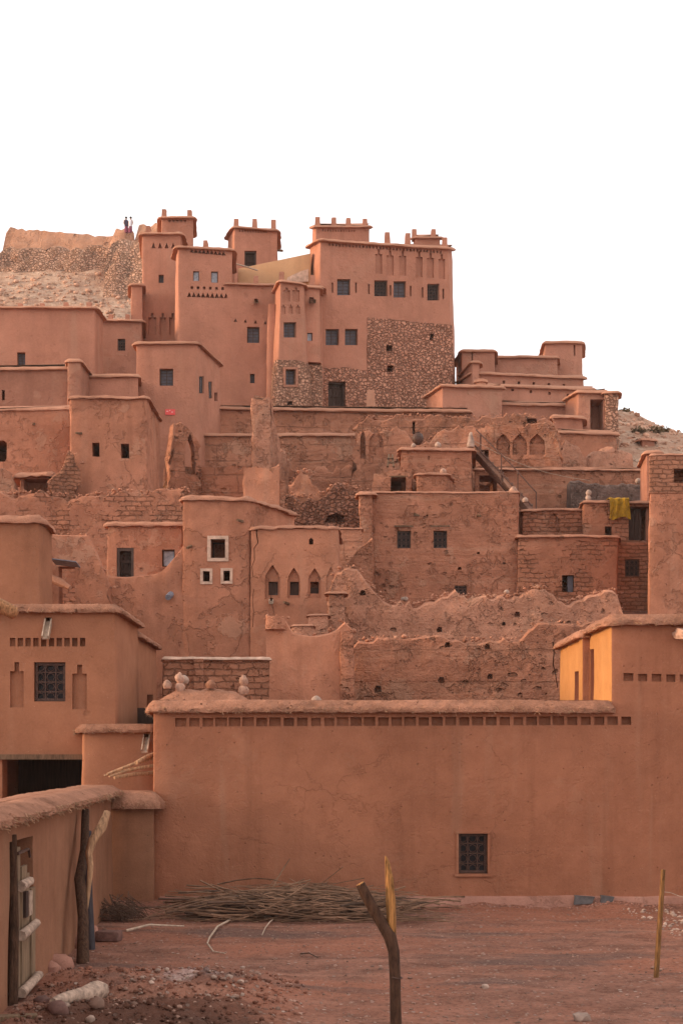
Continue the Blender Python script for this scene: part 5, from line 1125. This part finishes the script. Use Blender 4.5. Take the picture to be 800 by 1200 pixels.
def ground_stick(name, lab, pts, r, mat='twig'):
    P = [G(x, y) for x, y in pts]; P = [Vector((p.x, p.y, ground_z(p.x, p.y) + r + .006 + (.05 if 0 < i < len(P) - 1 and i % 2 else 0))) for i, p in enumerate(P)]
    n = len(P); o = MB().tube(P, [lerp(r, r * .5, i / (n - 1)) for i in range(n)], 6, rough=.3).build(name, M[mat], None, 60); tag(o, lab, 'branch')
ground_stick('fallen_stick', 'straight bleached stick lying on the dirt right of the brick block', [(148, 1093), (175, 1090), (216, 1087)], .022, 'pale_wood')
ground_stick('fallen_branch', 'curled bleached branch lying on the dirt left of the mound', [(270, 1080), (255, 1092), (246, 1100), (243, 1112), (250, 1117), (264, 1118)], .02, 'pale_wood')
ground_stick('fallen_twig', 'short crooked twig lying below the middle of the brushwood pile', [(322, 1077), (316, 1085), (311, 1089), (307, 1097)], .016, 'pale_wood')
ground_stick('fallen_twig', 'thin dark twig lying flat in the open middle of the yard', [(352, 1118), (362, 1121), (373, 1124)], .012, 'twig_dark')
ground_stick('fallen_twig', 'thin twig lying right of the brushwood pile under the grille window', [(492, 1066), (520, 1068), (540, 1067)], .014, 'twig')
# brick block
p = G(127, 1102); ya = -.15
mb = MB(); u_ = Vector((math.cos(ya), math.sin(ya), 0)); v_ = Vector((-math.sin(ya), math.cos(ya), 0))
mb.box(Vector((p.x, p.y, -.01)), u_, v_, Vector((0, 0, 1)), (-.19, .19, -.1, .16, 0, .16))
o = mb.build('brick_block', M['brick_red'], None, 0); bv = o.modifiers.new('b', 'BEVEL'); bv.width = .025; bv.segments = 2; tag(o, 'dull red brick block lying at the foot of the left yard wall', 'brick')
# pale log on the heap
def hz(x, y): return ground_z(x, y)
def on(px, py):
    p = G(px, py)
    for _ in range(6):
        z = ground_z(p.x, p.y); Y = (E - z) * F / (py - HZ); p = Vector((PX(px, Y), Y, z))
    return Vector((p.x, p.y, ground_z(p.x, p.y)))
a, b = on(62, 1186), on(122, 1170)
P = [a.lerp(b, t) + Vector((0, 0, .05 + .05 * t)) for t in (0, .15, .3, .45, .6, .75, .88, .96, 1.0)]
tag(MB().tube(P, [.035, .06, .075, .08, .092, .108, .115, .09, .04], 14, rough=.22).build('pale_log', M['bone'], None, 60), 'knobbly whitish log lying on the dug earth beside the gate', 'log')
for lab, x, y, s, m in (('dark red stone under the pale log', 68, 1186, .11, 'brick_red'), ('rounded stone below the middle of the pale log', 114, 1182, .09, 'pebble'), ('whitish stone below the pale log', 106, 1188, .06, 'white_stone'),
                        ('small whitish stone at the bottom edge below the pale log', 77, 1195, .05, 'white_stone'), ('whitish stone near the bottom edge right of the forked post', 681, 1196, .09, 'white_stone'), ('pale flat stone right of the forked post', 568, 1158, .05, 'white_stone'),
                        ('plank end lying in the bottom left corner', 12, 1192, .16, 'old_wood'), ('dark clod lying before the gate foot', 50, 1176, .10, 'brick_red')):
    if 'plank' in lab: continue
    q = on(x, y); tag(MB().rock((q.x, q.y, q.z + s * .35), s, .75, x, 2).build('stone', M[m], None, 60), lab, 'stone')
# boards in the corner
q = on(14, 1196); mb = MB(); mb.box(Vector((q.x - .3, q.y, q.z + .02)), Vector((1, .25, 0)).normalized(), Vector((-.25, 1, 0)).normalized(), Vector((0, 0, 1)), (-.3, .55, -.09, .06, 0, .05))
tag(mb.build('old_board', M['gate_wood'], None, 0), 'short old board lying at the bottom left corner by the gate', 'board')
# forked post
def post_pts(l, Y): return [W(x, y, Y) for x, y in l]
fpz = thing('forked_post', 'dark forked post with a bright split prong in the middle of the yard', 'post', W(464, 1241, 12.57))
Yf = 12.57
stem = MB().tube(post_pts([(465, 1256), (464, 1200), (463, 1150), (461, 1115), (457, 1098), (448, 1083), (438, 1066), (429, 1050), (422, 1036)], Yf), [.052, .050, .050, .053, .058, .052, .05, .047, .044], 12, rough=.25)
stem.build('trunk', M['bark'], fpz, 60)
pr = MB().tube(post_pts([(459, 1112), (459, 1085), (458, 1055), (456, 1030), (453, 1010), (451.5, 1003)], Yf + .02), [.036, .044, .046, .036, .020, .006], 9, rough=.4); pr.build('split_prong', M['gold_wood'], fpz, 60)
MB().tube(post_pts([(422.5, 1037), (421.5, 1035.2)], Yf), [.041, .036], 10, rough=.2).build('cut_end', M['gold_wood'], fpz, 60)
tr = MB().tube([W(464 + 7 * math.cos(a), 1146 + 1.0 * math.sin(a * 2), Yf - .055 * math.sin(a)) for a in [i * math.pi / 6 for i in range(13)]], .006, 4); tr.build('wire', M['iron'], fpz, 60)
tp = thing('thin_post', 'slender yellowish post with a wire standing on the right of the yard', 'post', G(768, 1147))
Yt = G(768, 1147).y
MB().tube(post_pts([(768, 1149), (770, 1118), (772.5, 1080), (775, 1045), (776.5, 1019)], Yt), [.036, .034, .032, .031, .030], 9, rough=.3).build('pole', M['pole_wood'], tp, 60)
MB().tube(post_pts([(776, 1045), (785, 1046), (795, 1050), (812, 1053), (860, 1060)], Yt + .4), .006, 4).build('wire', M['pale_wood'], tp, 60)
# pebbles: uncountable
mb = MB()
for i in range(3600):
    y = 12.3 + 14.3 * rnd.random() ** 1.4; x = rnd.uniform(-.26, .27) * y
    if x < LX(y) + .1: continue
    s = min(.05, .006 + abs(rnd.gauss(0, .009))) * (1.5 if heap(x, y) > .05 else 1)
    mb.rock((x, y, ground_z(x, y) + s * .2), s, .65, i, 1)
tag(mb.build('gravel', M['pebble'], None, 60), 'small stones and gravel strewn over the red dirt yard', 'gravel', None, 'stuff')
mb = MB()
for i in range(430):
    a = rnd.random()
    if a < .72: x, y = PX(lerp(745, 860, rnd.random() ** .8), 25) , rnd.uniform(22.5, 26.3)
    else: x, y = PX(rnd.uniform(150, 300), 17) , rnd.uniform(15.5, 19)
    s = min(.07, .01 + abs(rnd.gauss(0, .017)))
    mb.rock((x, y, ground_z(x, y) + s * .25), s, .7, i, 1)
tag(mb.build('pale_rubble', M['white_stone'], None, 60), 'pale loose rubble stones scattered at the right end of the yard and on the dug heap', 'rubble', None, 'stuff')
mb = MB()                                # dark clods on the heap
for i in range(3200):
    y = rnd.uniform(12.3, 18.8); x = rnd.uniform(-3.9, .3)
    hv = heap(x, y)
    if hv < .04 or x < LX(y) + .15: continue
    s = min(.06, .008 + abs(rnd.gauss(0, .014)))
    mb.rock((x, y, ground_z(x, y) + s * .3), s, .8, i, 1)
tag(mb.build('earth_clods', M['dirt'], None, 60), 'loose red clods on the dug earth in the near left corner', 'clods', None, 'stuff')
mb = MB()                                # crumbs of fallen plaster along the foot of the front house
for i in range(900):
    x = rnd.uniform(PX(190, 26.5), PX(860, 26.5)); y = 26.82 - abs(rnd.gauss(0, .22)); s = min(.05, .005 + abs(rnd.gauss(0, .013)))
    mb.rock((x, y, ground_z(x, y) + s * .2), s, .7, i, 1)
tag(mb.build('fallen_plaster', M['plinth'], None, 60), 'crumbs of fallen plaster along the foot of the front house', 'rubble', None, 'stuff')
# crumbs along the ruin tops and hill stones
mb = MB()
for R, n in ((L_, 420), (kw, 160), (r1, 160), (f_, 300), (oa, 260), (ob, 220), (r2, 60), (r2b, 50), (bp, 60), (e2, 40), (jw, 50), (sp, 30)):
    for i in range(n):
        p_, z_ = rnd.choice(R.tops_line); s = min(.12, .015 + abs(rnd.gauss(0, .024)))
        mb.rock((p_.x + rnd.uniform(-.15, .15), p_.y + rnd.uniform(.1, .6), z_ + rnd.uniform(-.06, .05)), s, .8, i, 1)
tag(mb.build('wall_rubble', M['ruin_pale'], None, 60), 'crumbled lumps lying on the tops of the ruined walls', 'rubble', None, 'stuff')
mb = MB()
for i in range(1900):
    y = rnd.uniform(110, 137); x = PX(rnd.uniform(-20, 175), y)
    s = min(.36, .04 + abs(rnd.gauss(0, .09))) * (1.25 if y > 131 else .9); mb.rock((x, y, terrain(x, y) + s * .1), s, .7, i, 1)
for i in range(700):
    y = rnd.uniform(76, 102); x = PX(rnd.uniform(690, 830), y)
    s = min(.35, .04 + abs(rnd.gauss(0, .08))); mb.rock((x, y, terrain(x, y) + s * .1), s, .7, i, 1)
tag(mb.build('scree', M['scree'], None, 60), 'loose stones strewn over the bare upper hillside', 'scree', None, 'stuff')
def bush(lab, px, py, Y, r):
    x = PX(px, Y)
    for _ in range(12):
        z = terrain(x, Y); Yn = (z - E) * F / (HZ - py); Y = lerp(Y, min(150, max(70, Yn)), .5); x = PX(px, Y)
    c = Vector((x, Y, terrain(x, Y))); mb = MB()
    for i in range(130):
        d = Vector((rnd.gauss(0, 1), rnd.gauss(0, 1), abs(rnd.gauss(0, .7)))).normalized() * r * rnd.uniform(.3, 1.05); d.z *= .7
        q = c + d; a, b = Vector((rnd.gauss(0, 1), rnd.gauss(0, 1), rnd.gauss(0, 1))).normalized() * r * .2, Vector((rnd.gauss(0, 1), rnd.gauss(0, 1), rnd.gauss(0, 1))).normalized() * r * .16
        mb.add([q - a, q + b, q + a, q - b], [(0, 1, 2, 3)])
    t_ = mb.build('dry_bush', M['scrub'], None, 0); tag(t_, lab, 'bush', 'scrub bushes on the bare hill')
bush('dry bush on the pale slope under the middle of the fort wall', 52, 328, 125, .5)
bush('wide dark bush on the slope left of the castle tower', 88, 341, 122, .8)
bush('tiny bush at the far left of the pale slope', 21, 333, 124, .35)
bush('bush on the right ridge just past the stone pillar', 732, 484, 90, 0.45)
bush('bush on the right slope above the tiny flat hut', 748, 493, 86, 0.45)
bush('bush on the right ridge midway to the right edge', 768, 494, 90, 0.55)
bush('bush on the right ridge at the right edge', 793, 500, 90, 0.50)
bush('low bush on the right slope behind the tiny sloping hut', 778, 508, 84, 0.40)
# ---------------------------------------------------------------- two people on the hilltop
def person(lab, px, py, Y, face, top, low, lean):
    b = W(px, py, Y); J = [(0, 0, .93), (0, 0, 1.15), (0, 0, 1.38), (0, 0, 1.5), (0, -.01, 1.66), (-.19, 0, 1.4), (-.25, .02, 1.12), (-.2, -.1, .9), (.19, 0, 1.4), (.26, .02, 1.13), (.24, -.05, .88), (-.1, 0, .9), (-.11, 0, .5), (-.12, .03, .06), (-.12, -.12, .03), (.1, 0, .9), (.12, -.02, .5), (.15, .02, .06), (.15, -.13, .03)]
    R = [.13, .13, .14, .055, .10, .06, .045, .035, .06, .045, .035, .09, .06, .045, .035, .09, .06, .045, .035]
    Eg = [(0, 1), (1, 2), (2, 3), (3, 4), (2, 5), (5, 6), (6, 7), (2, 8), (8, 9), (9, 10), (0, 11), (11, 12), (12, 13), (13, 14), (0, 15), (15, 16), (16, 17), (17, 18)]
    c, s = math.cos(face), math.sin(face)
    def rot(v): return (v[0] * c - v[1] * s + lean * v[2] * .03, v[0] * s + v[1] * c, v[2])
    me = bpy.data.meshes.new('person'); me.from_pydata([rot(v) for v in J], Eg, []); me.materials.append(M['skin'])
    o = bpy.data.objects.new('person', me); COL.objects.link(o); o.location = b
    sk = o.modifiers.new('skin', 'SKIN')
    for d, r in zip(me.skin_vertices[0].data, R): d.radius = (r, r)
    me.skin_vertices[0].data[0].use_root = True
    ss = o.modifiers.new('s', 'SUBSURF'); ss.levels = 1; ss.render_levels = 1
    tag(o, lab, 'person', None)
    def part(nm, rows, mat):
        mb = MB(); V = []
        for z, rx, ry in rows:
            for k in range(12):
                a = k * math.pi / 6; V.append(b + Vector(rot((rx * math.cos(a), ry * math.sin(a), z))))
        n = len(rows); mb.add(V, [(i * 12 + k, i * 12 + (k + 1) % 12, i * 12 + 12 + (k + 1) % 12, i * 12 + 12 + k) for i in range(n - 1) for k in range(12)] + [tuple(range(12))[::-1], tuple((n - 1) * 12 + k for k in range(12))])
        return mb.build(nm, M[mat], o, 60)
    part('shirt', [(.82, .2, .15), (1.0, .185, .145), (1.3, .215, .155), (1.42, .19, .12), (1.47, .09, .08)], top)
    part('skirt', [(.22, .19, .17), (.5, .2, .17), (.84, .17, .14)], low)
    part('hair', [(1.62, .115, .125), (1.7, .12, .125), (1.76, .095, .1), (1.79, .03, .03)], 'hair')
person('person in a dark top standing on the fort platform, left of the pair', 148.6, 275.5, 135.8, .5, 'navy', 'plum', -1)
person('person in a white shirt standing on the fort platform, right of the pair', 152.8, 275.5, 135.5, -.6, 'white_shirt', 'plum', 1)
# ---------------------------------------------------------------- cut the openings and freeze modifiers
def finish():
    tmp = []
    for nm, lst in CUTS.items():
        o = bpy.data.objects[nm]; V, Fs = [], []
        for v, f in lst:
            b = len(V); V += [tuple(q) for q in v]; Fs += [tuple(i + b for i in g) for g in f]
        me = bpy.data.meshes.new('cut'); me.from_pydata(V, [], Fs)
        bm = bmesh.new(); bm.from_mesh(me); bmesh.ops.recalc_face_normals(bm, faces=bm.faces); bm.to_mesh(me); bm.free()
        c = bpy.data.objects.new('cut', me); COL.objects.link(c); tmp.append(c)
        bm = bmesh.new(); bm.from_mesh(o.data); bmesh.ops.recalc_face_normals(bm, faces=bm.faces); bm.to_mesh(o.data); bm.free()
        m = o.modifiers.new('cut', 'BOOLEAN'); m.operation = 'DIFFERENCE'; m.solver = 'EXACT'; m.object = c; m.use_self = True
    dg = bpy.context.evaluated_depsgraph_get(); dg.update()
    todo = [o for o in SC.objects if o.type == 'MESH' and o.modifiers]
    new = {o.name: bpy.data.meshes.new_from_object(o.evaluated_get(dg)) for o in todo}
    for o in todo:
        old = len(o.data.polygons); me = new[o.name]
        if len(me.polygons) < 4: print('BAD MODIFIER RESULT', o.name, old, len(me.polygons))
        o.modifiers.clear(); o.data = me
        for p in me.polygons: p.use_smooth = True
        me.set_sharp_from_angle(angle=math.radians(45))
    for c in tmp: bpy.data.objects.remove(c)
finish()
for k, v in ALL_LABELS.items():
    if len(v) > 1: print('DUPLICATE LABEL', k, v)
